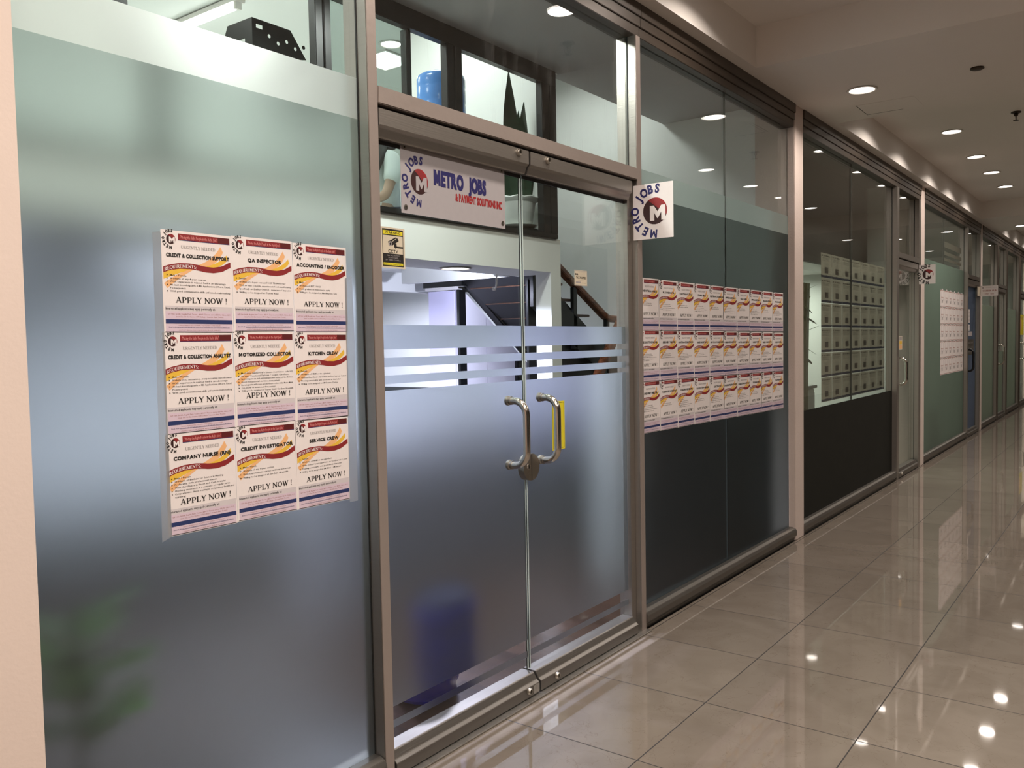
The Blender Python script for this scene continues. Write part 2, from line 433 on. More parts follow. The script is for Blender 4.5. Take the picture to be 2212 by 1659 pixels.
rw = MB(); rw.box(XA, XB, YB-0.1, YB, 0, ZC+0.6)
single(rw, 'wall_right', M_PAINT, 'beige wall on the opposite side of the corridor', 'wall', kind='structure')
for k, (a, b) in enumerate(((-2.0, 5.6), (6.0, 12.0), (12.4, 19.0))):
    w = MB(); w.box(a, b, YB, YB+0.03, 0.1, 3.0)
    single(w, 'window_%d' % (20+k), mat('opposite_dark_glass', (0.03, 0.032, 0.03), 0.06, vary=0.1), 'dark shop window across the corridor', 'window', kind='structure', group='shop windows across the corridor')
single(MB().box(XB, XB+0.1, YB, 6, 0, ZC+0.6), 'wall_end', M_PAINT, 'beige wall closing the far end of the corridor', 'wall', kind='structure')
# ceiling access hatch
hp = root('access_panel', 'square flush access panel in the flat ceiling by the downlight', 'access panel', (6.85, -0.54, ZC))
MB().box(6.70, 7.02, -0.74, -0.345, ZC-0.0022, ZC-0.0005).obj('hatch', M_CEIL, hp, bevel=0.0006)
gm = MB()
gm.box(6.695, 7.025, -0.345, -0.341, ZC-0.003, ZC-0.0005); gm.box(7.02, 7.024, -0.60, -0.345, ZC-0.003, ZC-0.0005)
gm.obj('shadow_gap', M_GASK, hp)
M_BRASS = mat('dark_bronze', (0.05, 0.035, 0.025), 0.4, 0.8, vary=0.2, vscale=30)
def sprinkler(x, y, z, label, flush=False):
    t = root('fire_sprinkler', label, 'sprinkler', (x, y, z), 'fire sprinklers on the corridor ceiling')
    m = MB(); m.lathe([(0.012, 0), (0.04, 0), (0.042, -0.008), (0.03, -0.014), (0.012, -0.016)], (x, y, z), 20); m.obj('escutcheon', M_BRASS, t, True)
    if flush: return
    m = MB(); m.lathe([(0.011, -0.012), (0.017, -0.018), (0.017, -0.034), (0.010, -0.038)], (x, y, z), 12)
    for s in (-1, 1): m.tube([(x+s*0.012, y, z-0.034), (x+s*0.016, y, z-0.05), (x+s*0.004, y, z-0.072)], 0.0035, 6)
    m.tube([(x, y, z-0.036), (x, y, z-0.072)], 0.003, 6)
    m.obj('frame', M_BRASS, t, True)
    m = MB(); m.lathe([(0.001, -0.071), (0.022, -0.073), (0.024, -0.076), (0.001, -0.077)], (x, y, z), 14); m.obj('deflector', M_BRASS, t, True)
sprinkler(6.276, -1.20, ZC, 'bronze sprinkler head on the flat ceiling beam, seen edge on', True)
sprinkler(8.86, -1.14, ZK, 'bronze sprinkler head hanging at the right edge, in the recessed ceiling')
sprinkler(4.83, -0.88, ZK, 'bronze sprinkler head of the near recess, mirrored above the doors')

# ------------------------------------------------------------------ storefront frames and panes
GY0, GY1 = 0.05, 0.062           # glass slab
ZTOP, ZH = 3.07, 3.20           # glass top, header top
def struct(name, label, cat, loc=(0, 0, 0)): return root(name, label, cat, loc, kind='structure')
def mullion(par, x0, x1, z0=0.0, z1=ZTOP, face=M_ALUF):
    MB().box(x0, x1, 0.0, 0.11, z0, z1).obj('mullion', M_ALU, par, bevel=0.002)
    MB().box(x0+0.001, x1-0.001, -0.0025, 0.0005, z0, z1).obj('mullion_face', face, par, bevel=0.0008)
    MB().box(x0-0.003, x0+0.002, GY0-0.006, GY0, z0, z1).obj('gasket', M_GASK, par)
def sill(par, x0, x1):
    m = MB()
    m.prism([(0.012, 0.0), (0.012, 0.018), (0.0, 0.03), (-0.012, 0.045), (-0.012, 0.075), (-0.002, 0.092), (0.02, 0.10), (0.11, 0.10), (0.11, 0.0)], 'x', x0, x1)
    m.obj('sill', M_RAIL, par, bevel=0.0015)
def header(par, x0, x1):
    m = MB(); m.box(x0, x1, 0.004, 0.11, ZTOP, ZTOP+0.05); m.box(x0, x1, -0.004, 0.11, ZTOP+0.05, ZTOP+0.10); m.box(x0, x1, -0.012, 0.11, ZTOP+0.10, ZC)
    m.obj('header', M_HEAD, par, bevel=0.002)
def pane(par, x0, x1, z0, z1, m=M_GLASS, y0=GY0, y1=GY1): return MB().box(x0, x1, y0, y1, z0, z1).obj('glass_pane', m, par)
def film(par, x0, x1, z0, z1, m=M_FILM, name='frosted_film', y=GY0-0.0008):
    return MB().add([(x0, y, z0), (x1, y, z0), (x1, y, z1), (x0, y, z1)], [(0, 1, 2, 3)]).obj(name, m, par)

ZF, ZB = 2.288, 2.425            # top of the grey film, top of the white band
w1 = struct('window_1', 'tall frosted shop window with nine posters, left of the doors', 'window')
sill(w1, 0.924, 2.04); header(w1, 0.924, 2.045)
pane(w1, 0.924, 2.045, 0.10, ZTOP)
film(w1, 0.924, 2.044, 0.10, ZF); film(w1, 0.924, 2.044, ZF, ZB, M_FILMW, 'white_frosted_band')
mullion(w1, 2.042, 2.086)

# transom above the doors
w2 = struct('window_2', 'clear transom pane above the glass double doors', 'window')
pane(w2, 2.086, 3.916, 2.40, ZTOP, M_GLASSD); header(w2, 2.045, 3.966)
MB().box(2.086, 3.914, -0.006, 0.10, 2.343, 2.402).obj('transom_rail', M_ALUF, w2, bevel=0.003)
MB().box(2.086, 3.914, 0.02, 0.09, 2.333, 2.343).obj('shadow_gap', M_GASK, w2)
mullion(w2, 3.916, 3.964)

def rail_profile(z0, z1, top):
    if top: return [(0.0, z1), (0.0, z0+0.038), (0.012, z0+0.030), (0.022, z0+0.004), (0.026, z0), (0.086, z0), (0.09, z0+0.004), (0.112, z0+0.038), (0.112, z1)]
    return [(-0.006, z0), (-0.006, z1-0.038), (0.006, z1-0.028), (0.022, z1-0.003), (0.026, z1), (0.086, z1), (0.09, z1-0.003), (0.112, z1-0.038), (0.112, z0)]
def bolt(par, x, z, y):
    m = MB(); m.lathe([(0.0005, -0.004), (0.007, -0.004), (0.0075, -0.011), (0.012, -0.012), (0.0145, -0.008), (0.0155, 0.0)], (x, y, z), 20, axis='y')
    m.obj('bolt', M_STEEL, par, True)
    m = MB(); m.lathe([(0.0005, -0.0045), (0.0062, -0.0045), (0.0062, -0.003), (0.0005, -0.003)], (x, y, z), 6, axis='y'); m.obj('bolt_socket', M_GASK, par)
def pull_handle(par, x, z0, z1, y=GY0, reach=0.098, r=0.0155, side=M_CHROME):
    h = MB(); pts = [(x, y, z1)]; rb = 0.058
    for k in range(9):
        a = k/8*PI/2; pts.append((x, y-reach+rb-rb*math.sin(a), z1-rb+rb*math.cos(a)))
    for k in range(9):
        a = k/8*PI/2; pts.append((x, y-reach+rb-rb*math.cos(a), z0+rb-rb*math.sin(a)))
    pts.append((x, y, z0)); h.tube(pts, r, 18)
    o = h.obj('pull_handle', side, par, True)
    for z in (z0, z1):
        c = MB(); c.lathe([(0.0005, 0), (0.020, 0), (0.021, -0.006), (0.0195, -0.012), (0.0165, -0.014), (0.0165, -0.02), (0.018, -0.022), (0.018, -0.026), (0.0005, -0.026)], (x, y, z), 20, axis='y')
        c.obj('handle_collar', M_STEEL, o, True)
    return o
ZD = 1.364
def door_leaf(name, label, x0, x1, xb, meet_left):
    d = struct(name, label, 'door')
    pane(d, x0, x1, 0.08, 2.26, M_GLASS, GY0, GY0+0.008)
    for a, b in ((1.510, 1.597), (1.448, 1.481), (1.388, 1.418), (0.155, 0.183)): film(d, x0, x1-0.002, a, b, name='film_stripe')
    film(d, x0, x1-0.002, 0.232, ZD)
    m = MB(); m.prism(rail_profile(2.236, 2.330, True), 'x', x0, x1); m.obj('top_rail', M_ALU, d, bevel=0.0012)
    m = MB(); m.prism(rail_profile(0.012, 0.095, False), 'x', x0, x1); m.obj('bottom_rail', M_RAIL, d, bevel=0.0012)
    MB().box(x0, x1, GY0-0.003, GY0, 2.222, 2.238).obj('rail_seal', M_GASK, d); bolt(d, xb, 2.312, 0.0); bolt(d, xb, 0.040, -0.006)
    e = MB(); ex = x1-0.003 if meet_left else x0
    e.box(ex, ex+0.003, GY0-0.001, GY0+0.0035, 0.10, 2.234); MB().box(ex, ex+0.003, GY0+0.0036, GY0+0.009, 0.10, 2.234).obj('seal', M_GASK, d); e.obj('polished_edge', mat('glass_edge', (0.62, 0.72, 0.70), 0.15, vary=0.05), d)
    return d
d1 = door_leaf('door_1', 'left leaf of the glass double doors with frosted stripes', 2.092, 2.968, 2.893, True)
d2 = door_leaf('door_2', 'right leaf of the glass double doors, yellow sticker behind its handle', 2.980, 3.868, 3.106, False)
pull_handle(d1, 2.848, 1.014, 1.284); pull_handle(d2, 3.080, 1.008, 1.284)
def half_disc(cx, cz, r, left):
    p = [(cx+(-1 if left else 1)*0.002, cz-r)]
    n = 20
    for k in range(n+1):
        a = -PI/2+PI*k/n
        p.append((cx+(-1 if left else 1)*(0.002+(r-0.002)*math.cos(a)), cz+r*math.sin(a)))
    p.append((cx+(-1 if left else 1)*0.002, cz+r))
    return p
LX, LZ, LR = 2.974, 0.990, 0.058
m = MB(); m.prism(half_disc(LX, LZ, LR, True), 'y', 0.018, GY0); lk = m.obj('lock', M_STEEL, d1, bevel=0.0015)
m = MB(); m.lathe([(0.0005, -0.003), (0.013, -0.003), (0.014, 0.0)], (LX-0.022, 0.018, LZ+0.004), 20, axis='y'); m.obj('lock_cylinder', M_CHROME, lk, True)
m = MB(); m.box(LX-0.0235, LX-0.0205, 0.0135, 0.0146, LZ-0.004, LZ+0.012); m.obj('keyhole', M_GASK, lk)
m = MB(); m.prism(half_disc(LX, LZ, LR, False), 'y', 0.018, GY0); m.obj('lock_plate', M_STEEL, d2, bevel=0.0015)
m = MB(); m.box(2.925, 2.967, -0.0075, -0.0055, 0.018, 0.052); m.obj('worn_patch', mat('bare_steel', (0.35, 0.33, 0.30), 0.6, 0.6, vary=0.3, vscale=60), d1)
single(MB().box(2.045, 3.964, -0.035, 0.11, 0.0005, 0.008), 'trim_1', mat('threshold_steel', (0.50, 0.48, 0.45), 0.33, 0.9, vary=0.3, vscale=30), 'worn metal threshold strip under the double doors', 'threshold', kind='structure', bevel=0.002)
# jamb strips beside the doors
m = MB(); m.box(3.868, 3.916, 0.03, 0.10, 0.0, 2.34); m.obj('door_jamb', M_ALU, w2, bevel=0.002)

w3 = struct('window_3', 'frosted shop window with thirty posters, right of the doors', 'window')
sill(w3, 3.964, 6.352); header(w3, 3.966, 6.352)
pane(w3, 3.964, 5.178, 0.10, ZTOP); pane(w3, 5.184, 6.352, 0.10, ZTOP)
MB().box(5.178, 5.184, GY0, GY1, 0.10, ZTOP).obj('silicone_joint', mat('silicone', (0.10, 0.11, 0.10), 0.5, vary=0.1), w3)
film(w3, 3.964, 6.35, 0.10, ZF, M_FILMG); film(w3, 3.964, 6.35, ZF, ZB, film_mat('pale_frosted_film', (0.60, 0.66, 0.62), 0.3, 0.6, 0.12, 0.5, 1.2), 'pale_frosted_band')
def pilaster(n, x0, x1, label):
    single(MB().box(x0, x1, -0.002, 0.30, 0.0, ZC+0.005), 'column_%d' % n, M_COLP, label, 'pilaster', kind='structure', bevel=0.004)
pilaster(1, 6.352, 6.545, 'pinkish painted pilaster right of the thirty poster window')

w4 = struct('window_4', 'dark shop window showing sheets pinned inside, right of the near pilaster', 'window')
sill(w4, 6.545, 9.575); header(w4, 6.545, 9.66)
pane(w4, 6.545, 8.06, 0.10, ZTOP); pane(w4, 8.066, 9.575, 0.10, ZTOP)
MB().box(8.06, 8.066, GY0, GY1, 0.10, ZTOP).obj('silicone_joint', MATS['silicone'], w4)
film(w4, 6.545, 9.575, 0.10, 0.95, M_FILMD, 'black_film')
mullion(w4, 9.575, 9.665, face=M_ALU)
d3 = struct('door_3', 'clear glass shop door with a steel pull handle, before the second logo sign', 'door')
pane(d3, 9.68, 10.60, 0.08, 2.26)
m = MB(); m.prism(rail_profile(2.236, 2.330, True), 'x', 9.68, 10.60); m.obj('top_rail', M_ALU, d3, bevel=0.0012)
m = MB(); m.prism(rail_profile(0.012, 0.095, False), 'x', 9.68, 10.60); m.obj('bottom_rail', M_RAIL, d3, bevel=0.0012)
bolt(d3, 9.80, 0.04, -0.006); pull_handle(d3, 9.80, 1.0, 1.28)
w5 = struct('window_5', 'clear transom pane above the single glass door', 'window')
pane(w5, 9.665, 10.64, 2.40, ZTOP); header(w5, 9.66, 10.75)
MB().box(9.665, 10.64, -0.006, 0.10, 2.343, 2.402).obj('transom_rail', M_ALU, w5, bevel=0.003)
mullion(w5, 10.64, 10.745, face=M_ALU)
pilaster(2, 10.745, 10.945, 'cream painted pilaster carrying the second logo sign')

w6 = struct('window_6', 'green frosted shop window with a sheet block, past the second pilaster', 'window')
sill(w6, 10.945, 13.95); header(w6, 10.945, 14.02)
pane(w6, 10.945, 12.445, 0.10, ZTOP); pane(w6, 12.452, 13.95, 0.10, ZTOP)
MB().box(12.445, 12.452, GY0, GY1, 0.10, ZTOP).obj('silicone_joint', MATS['silicone'], w6)
M_FILMG2 = film_mat('sage_film', (0.17, 0.22, 0.18), 0.10, 0.25, 0.6, 0.9, 1.25, 0.03, 0.4)
film(w6, 10.945, 13.95, 0.10, 2.445, M_FILMG2)
for a, b in ((2.50, 2.535), (2.575, 2.62), (2.675, 2.75)): film(w6, 12.46, 13.72, a, b, film_mat('grey_stripe_film', (0.16, 0.15, 0.12), 0.1, 0.3, 0.5, 0.9, 1.25), 'film_stripe')
mullion(w6, 13.95, 14.02, face=M_ALU)
d4 = struct('door_4', 'bluish glass shop door plastered with small notices', 'door')
pane(d4, 14.03, 15.02, 0.08, 2.26)
film(d4, 14.03, 15.02, 0.10, 2.236, film_mat('blue_film', (0.13, 0.16, 0.24), 0.4, 0.3, 0.5, 0.9, 1.25), 'blue_film')
m = MB(); m.prism(rail_profile(2.236, 2.330, True), 'x', 14.03, 15.02); m.obj('top_rail', M_ALU, d4, bevel=0.0012)
m = MB(); m.prism(rail_profile(0.012, 0.095, False), 'x', 14.03, 15.02); m.obj('bottom_rail', M_RAIL, d4, bevel=0.0012)
pull_handle(d4, 14.2, 0.98, 1.30, side=M_BLACK)
w7 = struct('window_7', 'pale transom pane above the bluish glass door', 'window')
pane(w7, 14.02, 15.04, 2.40, ZTOP); header(w7, 14.02, 15.15)
MB().box(14.02, 15.04, -0.006, 0.10, 2.343, 2.402).obj('transom_rail', M_ALU, w7, bevel=0.003)
mullion(w7, 15.04, 15.145, face=M_ALU)
pilaster(3, 15.145, 15.33, 'cream painted pilaster carrying the small white wall sign')
M_FILMG3 = film_mat('olive_film', (0.24, 0.27, 0.22), 0.3, 0.5, 0.45, 0.7, 1.25)
w8 = struct('window_8', 'olive frosted shop window past the small white wall sign', 'window')
sill(w8, 15.33, 17.0); header(w8, 15.33, 17.2); pane(w8, 15.33, 17.0, 0.10, ZTOP)
film(w8, 15.33, 17.0, 0.10, 2.0, M_FILMG3); mullion(w8, 17.0, 17.2, face=M_HEAD)
d5 = struct('door_5', 'narrow glass door with a chrome pull, farthest but one', 'door')
pane(d5, 17.22, 18.2, 0.08, 2.26); film(d5, 17.22, 18.2, 0.10, 1.2, M_FILMG3)
m = MB(); m.prism(rail_profile(2.236, 2.330, True), 'x', 17.22, 18.2); m.obj('top_rail', M_ALU, d5, bevel=0.0012)
m = MB(); m.prism(rail_profile(0.012, 0.095, False), 'x', 17.22, 18.2); m.obj('bottom_rail', M_RAIL, d5, bevel=0.0012)
pull_handle(d5, 17.55, 0.98, 1.32)
w9 = struct('window_9', 'far olive frosted window before the yellow poster', 'window')
pane(w9, 17.2, 18.25, 2.40, ZTOP); header(w9, 17.2, 20.5)
MB().box(17.2, 18.25, -0.006, 0.10, 2.343, 2.402).obj('transom_rail', M_ALU, w9, bevel=0.003)
mullion(w9, 18.25, 18.4, face=M_HEAD); sill(w9, 18.4, 20.15); pane(w9, 18.4, 20.15, 0.10, ZTOP); film(w9, 18.4, 20.15, 0.10, 2.0, M_FILMG3); mullion(w9, 20.15, 20.45, face=M_HEAD)
d6 = struct('door_6', 'clear lit glass door at the right edge behind the yellow poster', 'door')
pane(d6, 20.46, 21.9, 0.08, 2.26); pull_handle(d6, 20.85, 0.98, 1.32)
m = MB(); m.prism(rail_profile(2.236, 2.330, True), 'x', 20.46, 21.9); m.obj('top_rail', M_ALU, d6, bevel=0.0012)
m = MB(); m.prism(rail_profile(0.012, 0.095, False), 'x', 20.46, 21.9); m.obj('bottom_rail', M_RAIL, d6, bevel=0.0012)
w10 = struct('window_10', 'clear transom pane above the far lit door', 'window')
pane(w10, 20.45, 22.0, 2.40, ZTOP); header(w10, 20.45, 24)
MB().box(20.45, 22.0, -0.006, 0.10, 2.343, 2.402).obj('transom_rail', M_ALU, w10, bevel=0.003)
single(MB().box(22.0, XB, 0.0, 0.1, 0, ZC), 'wall_far', M_PAINT, 'plain storefront wall beyond the last door', 'wall', kind='structure')

# ------------------------------------------------------------------ printed matter
def ink(name, c, rough=0.45): return mat('ink_'+name, c, rough, vary=0.04, vscale=40)
I = {}
PAL = [('paper', (0.78, 0.72, 0.70)), ('black', (0.02, 0.018, 0.016)), ('maroon', (0.24, 0.022, 0.024)), ('red', (0.30, 0.018, 0.02)),
       ('orange', (0.80, 0.44, 0.20)), ('yellow', (0.76, 0.47, 0.055)), ('navy', (0.022, 0.035, 0.12)), ('lilac', (0.62, 0.50, 0.58)),
       ('grey', (0.36, 0.33, 0.32)), ('white', (0.85, 0.80, 0.78)), ('pink', (0.80, 0.32, 0.30)), ('brown', (0.36, 0.16, 0.13)),
       ('shade', (0.60, 0.55, 0.56)), ('blue', (0.020, 0.018, 0.105)), ('darkred', (0.10, 0.012, 0.012)), ('signyellow', (0.72, 0.62, 0.03)),
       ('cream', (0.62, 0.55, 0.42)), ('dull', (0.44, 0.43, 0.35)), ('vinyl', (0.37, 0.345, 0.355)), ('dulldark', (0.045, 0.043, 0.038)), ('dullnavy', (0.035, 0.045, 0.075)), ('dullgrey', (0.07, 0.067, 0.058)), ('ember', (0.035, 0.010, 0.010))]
INKS = [ink(n, c) for n, c in PAL]
for k, (n, c) in enumerate(PAL): I[n] = k

GLY = {}
def glyphs(ch, off, res):
    """outline of one character from the built-in font as flat triangles: (verts, faces, advance)"""
    if ch in 'MNWVmnwv&': off = min(off, 0.012)
    key = (ch, off, res)
    if key in GLY: return GLY[key]
    if ch == ' ':
        GLY[key] = ([], [], 0.32); return GLY[key]
    if ch == 'M' and off > 0.008:          # heavy M drawn by hand
        P = [(0, 0), (0, 0.7), (0.19, 0.7), (0.37, 0.36), (0.55, 0.7), (0.74, 0.7), (0.74, 0), (0.56, 0), (0.56, 0.40), (0.42, 0.10), (0.32, 0.10), (0.18, 0.40), (0.18, 0)]
        GLY[key] = (P, [tuple(t) for t in tessellate_polygon([[Vector((p[0], p[1], 0)) for p in P]])], 0.90); return GLY[key]
    cu = bpy.data.curves.new('g', 'FONT'); cu.body = ch; cu.size = 1.0; cu.resolution_u = res; cu.offset = off; cu.fill_mode = 'FRONT'
    ob = bpy.data.objects.new('g', cu); COL.objects.link(ob)
    bpy.context.view_layer.update()
    ev = ob.evaluated_get(bpy.context.evaluated_depsgraph_get()); me = ev.to_mesh()
    vs = [(v.co.x, v.co.y) for v in me.vertices]; fs = [tuple(p.vertices) for p in me.polygons]
    x1 = max([v[0] for v in vs], default=0.3); x0 = min([v[0] for v in vs], default=0.0)
    ev.to_mesh_clear(); bpy.data.objects.remove(ob); bpy.data.curves.remove(cu)
    vs = [(x-x0, y) for x, y in vs]
    GLY[key] = (vs, fs, (x1-x0)+0.075)
    return GLY[key]

# a small slab-serif alphabet drawn with strokes (unit height)
TK, TN = 0.17, 0.075
def _q(a, b, w): 
    dx, dy = b[0]-a[0], b[1]-a[1]; l = math.hypot(dx, dy) or 1; nx, ny = -dy/l*w/2, dx/l*w/2
    return [(a[0]+nx, a[1]+ny), (b[0]+nx, b[1]+ny), (b[0]-nx, b[1]-ny), (a[0]-nx, a[1]-ny)]
def _sf(x, y, w=0.32): return [(x-w/2, y), (x+w/2, y), (x+w/2, y+0.05), (x-w/2, y+0.05)]
def _v(x, t=TK, s=True): return [_q((x, 0), (x, 1), t)]+([_sf(x, 0, t+0.16), _sf(x, 0.95, t+0.16)] if s else [])
def _arc(cx, cy, rx, ry, a0, a1, t0, t1, n=12):
    o = []
    for k in range(n):
        p = []
        for kk in (k, k+1):
            a = math.radians(a0+(a1-a0)*kk/n); t = t1+(t0-t1)*abs(math.cos(a))
            p.append(((cx+rx*math.cos(a), cy+ry*math.sin(a)), (cx+(rx-t)*math.cos(a), cy+(ry-min(t, 0.09))*math.sin(a))))
        o.append([p[0][0], p[1][0], p[1][1], p[0][1]])
    return o
SER = {
 'A': ([_q((0.10, 0.02), (0.40, 1), TN), _q((0.40, 0.97), (0.70, 0.02), TK), _q((0.2, 0.34), (0.6, 0.34), TN), _sf(0.10, 0, 0.26), _sf(0.70, 0, 0.32)], 0.88),
 'P': (_v(0.16)+[_q((0.16, 0.965), (0.42, 0.965), 0.07), _q((0.16, 0.455), (0.42, 0.455), 0.07)]+_arc(0.40, 0.71, 0.27, 0.29, 90, -90, TK, 0.08), 0.74),
 'L': (_v(0.16)+[_q((0.16, 0.035), (0.60, 0.035), 0.07), _q((0.60, 0.0), (0.60, 0.27), 0.07)], 0.70),
 'Y': ([_q((0.10, 0.98), (0.40, 0.45), TK), _q((0.68, 0.98), (0.40, 0.45), TN), _q((0.40, 0.48), (0.40, 0), TK), _sf(0.40, 0, 0.34), _sf(0.12, 0.95, 0.3), _sf(0.68, 0.95, 0.24)], 0.82),
 'N': ([_q((0.14, 0), (0.14, 1), TN), _q((0.74, 0), (0.74, 1), TN), _q((0.14, 0.96), (0.74, 0.04), TK), _sf(0.14, 0, 0.26), _sf(0.10, 0.95, 0.24), _sf(0.74, 0.95, 0.26)], 0.90),
 'O': (_arc(0.42, 0.5, 0.40, 0.51, 0, 360, TK, 0.07, 22), 0.88),
 'W': ([_q((0.12, 0.98), (0.34, 0.02), TK), _q((0.34, 0.02), (0.54, 0.90), TN), _q((0.50, 0.98), (0.74, 0.02), TK), _q((0.74, 0.02), (0.96, 0.98), TN), _sf(0.12, 0.95, 0.28), _sf(0.50, 0.95, 0.26), _sf(0.96, 0.95, 0.22)], 1.10),
 '!': ([[(0.10, 1.0), (0.26, 1.0), (0.21, 0.30), (0.15, 0.30)], [(0.11, 0.0), (0.25, 0.0), (0.25, 0.15), (0.11, 0.15)]], 0.36),
 'U': ([_q((0.14, 0.3), (0.14, 1), TK), _q((0.66, 0.3), (0.66, 1), TN), _sf(0.14, 0.95), _sf(0.66, 0.95, 0.25)]+_arc(0.38, 0.33, 0.325, 0.34, 180, 360, TK*0.8, 0.08), 0.86),
 'R': (_v(0.16)+[_q((0.16, 0.965), (0.40, 0.965), 0.07), _q((0.16, 0.49), (0.40, 0.49), 0.07), _q((0.38, 0.48), (0.66, 0.02), TK), _sf(0.68, 0, 0.22)]+_arc(0.38, 0.73, 0.26, 0.27, 90, -90, TK, 0.08), 0.80),
 'G': (_arc(0.42, 0.5, 0.40, 0.51, 40, 330, TK, 0.07, 18)+[_q((0.70, 0.08), (0.70, 0.42), TK*0.8), _sf(0.68, 0.40, 0.30)], 0.88),
 'E': (_v(0.16)+[_q((0.16, 0.965), (0.58, 0.965), 0.07), _q((0.16, 0.5), (0.48, 0.5), 0.07), _q((0.16, 0.035), (0.62, 0.035), 0.07), _q((0.58, 0.76), (0.58, 1), 0.06), _q((0.62, 0), (0.62, 0.26), 0.06), _q((0.48, 0.4), (0.48, 0.6), 0.05)], 0.74),
 'T': ([_q((0.37, 0), (0.37, 1), TK), _sf(0.37, 0, 0.34), _q((0.04, 0.965), (0.70, 0.965), 0.07), _q((0.06, 0.74), (0.06, 1), 0.06), _q((0.68, 0.74), (0.68, 1), 0.06)], 0.78),
 'D': (_v(0.16)+[_q((0.16, 0.965), (0.40, 0.965), 0.07), _q((0.16, 0.035), (0.40, 0.035), 0.07)]+_arc(0.38, 0.5, 0.38, 0.5, 90, -90, TK, 0.08), 0.86),
 'Q': (_arc(0.42, 0.5, 0.40, 0.51, 0, 360, TK, 0.07, 22)+[_q((0.42, 0.06), (0.76, -0.16), 0.11)], 0.88),
 'I': (_v(0.18), 0.42),
 'M': ([_q((0.14, 0), (0.14, 1), TN), _q((0.90, 0), (0.90, 1), TK), _q((0.16, 0.98), (0.50, 0.06), TK), _q((0.88, 0.98), (0.50, 0.06), TN), _sf(0.14, 0, 0.26), _sf(0.90, 0, 0.32), _sf(0.12, 0.95, 0.2), _sf(0.90, 0.95, 0.3)], 1.06),
 'S': (_arc(0.34, 0.73, 0.25, 0.28, 30, 270, 0.12, 0.09)+_arc(0.34, 0.27, 0.27, 0.28, 90, -150, 0.13, 0.09), 0.66),
 ':': ([[(0.10, 0.55), (0.24, 0.55), (0.24, 0.70), (0.10, 0.70)], [(0.10, 0.0), (0.24, 0.0), (0.24, 0.15), (0.10, 0.15)]], 0.34), ' ': ([], 0.30)}

class Art:
    """flat artwork in paper units: u to the right, v up, both in metres; layers lift ink off the sheet"""
    def __init__(s): s.m = MB()
    def face(s, vs, fs, c, lay): s.m.add([(u, -lay*0.00018, v) for u, v in vs], fs, I[c]); return s
    def poly(s, pts, c, lay=1):
        if len(pts) <= 4: return s.face(pts, [tuple(range(len(pts)))], c, lay)
        return s.face(pts, [tuple(t) for t in tessellate_polygon([[Vector((p[0], p[1], 0)) for p in pts]])], c, lay)
    def rect(s, u0, v0, u1, v1, c, lay=1): return s.poly([(u0, v0), (u1, v0), (u1, v1), (u0, v1)], c, lay)
    def disc(s, u, v, r, c, lay=1, n=28, a0=0, a1=360): 
        return s.poly([(u+r*math.cos(math.radians(a0+(a1-a0)*k/n)), v+r*math.sin(math.radians(a0+(a1-a0)*k/n))) for k in range(n if a1-a0 == 360 else n+1)], c, lay)
    def band(s, top, th, c, lay=1):
        for (a, b), (d, e) in zip(top[:-1], top[1:]): s.poly([(a, b-th), (d, e-th), (d, e), (a, b)], c, lay)
    def text(s, t, u, v, h, c='black', lay=3, w=None, off=0.0, res=1, sx=1.0, align='l', warp=None):
        gs = [glyphs(ch, off, res) for ch in t]; tot = sum(g[2] for g in gs) or 1
        k = h/0.70; kx = (w/tot) if w else k*sx
        x = u-(tot*kx/2 if align == 'c' else 0)
        for vs, fs, adv in gs:
            pts = [(x+a*kx, v+b*k) for a, b in vs]
            if warp: pts = [(a, b+warp(a)) for a, b in pts]
            if fs: s.face(pts, fs, c, lay)
            x += adv*kx
        return s
    def bold(s, t, u, v, h, c, lay, w, d, off=0.05, res=2, align='l'):
        for k, (a, b) in enumerate(((-d, -d), (d, -d), (-d, d), (d, d), (0, 0))): s.text(t, u+a*h, v+b*h, h, c, lay+0.05*k, w, off, res, 1.0, align)
        return s
    def serif(s, t, u, v, h, c='black', lay=3, w=None, warp=None):
        tot = sum(SER[ch][1] for ch in t); kx = (w/tot) if w else h
        x = u
        for ch in t:
            for p in SER[ch][0]:
                pts = [(x+a*kx, v+b*h) for a, b in p]
                if warp: pts = [(a, b+warp(a)) for a, b in pts]
                s.poly(pts, c, lay)
            x += SER[ch][1]*kx
        return s
    def logo(s, u, v, r, lc='black', res=1, lay=2, bg='paper'):
        n = 32
        s.disc(u, v, r, 'ember', lay)
        s.poly([(u+r*math.cos(math.radians(a)), v+r*math.sin(math.radians(a))) for a in range(-20, 131, 8)], 'maroon', lay+0.6)
        s.poly([(u+r*math.cos(math.radians(a)), v+r*math.sin(math.radians(a))) for a in range(20, 91, 7)], 'red', lay+1.0)
        M = [(-0.42, -0.72), (-0.42, 0.40), (-0.10, 0.40), (0.22, -0.06), (0.52, 0.40), (0.86, 0.40), (0.86, -0.72), (0.52, -0.72), (0.52, -0.10), (0.24, -0.56), (0.18, -0.56), (-0.06, -0.14), (-0.06, -0.72)]
        s.poly([(u+a*r, v+b*r) for a, b in M], bg, lay+1.6)
        for ch, a in zip('METROJOBS', (264, 240, 218, 197, 176, 143, 122, 102, 82)):
            vs, fs, adv = glyphs(ch, 0.045, res); k = r*0.62/0.7; a = math.radians(a)
            ca, sa = math.cos(a-PI/2), math.sin(a-PI/2); R = r*1.38
            pts = [((x-adv/2)*k*0.86, y*k) for x, y in vs]
            s.face([(u+R*math.cos(a)+p*ca-q*sa, v+R*math.sin(a)+p*sa+q*ca) for p, q in pts], fs, lc, lay+1.6)
        return s
    def sheet(s, w, h, c='paper', th=0.0005):
        s.m.box(0, w, 0, th, 0, h, I[c]); return s
    def make(s, name): 
        return s.m.mesh(name, INKS)
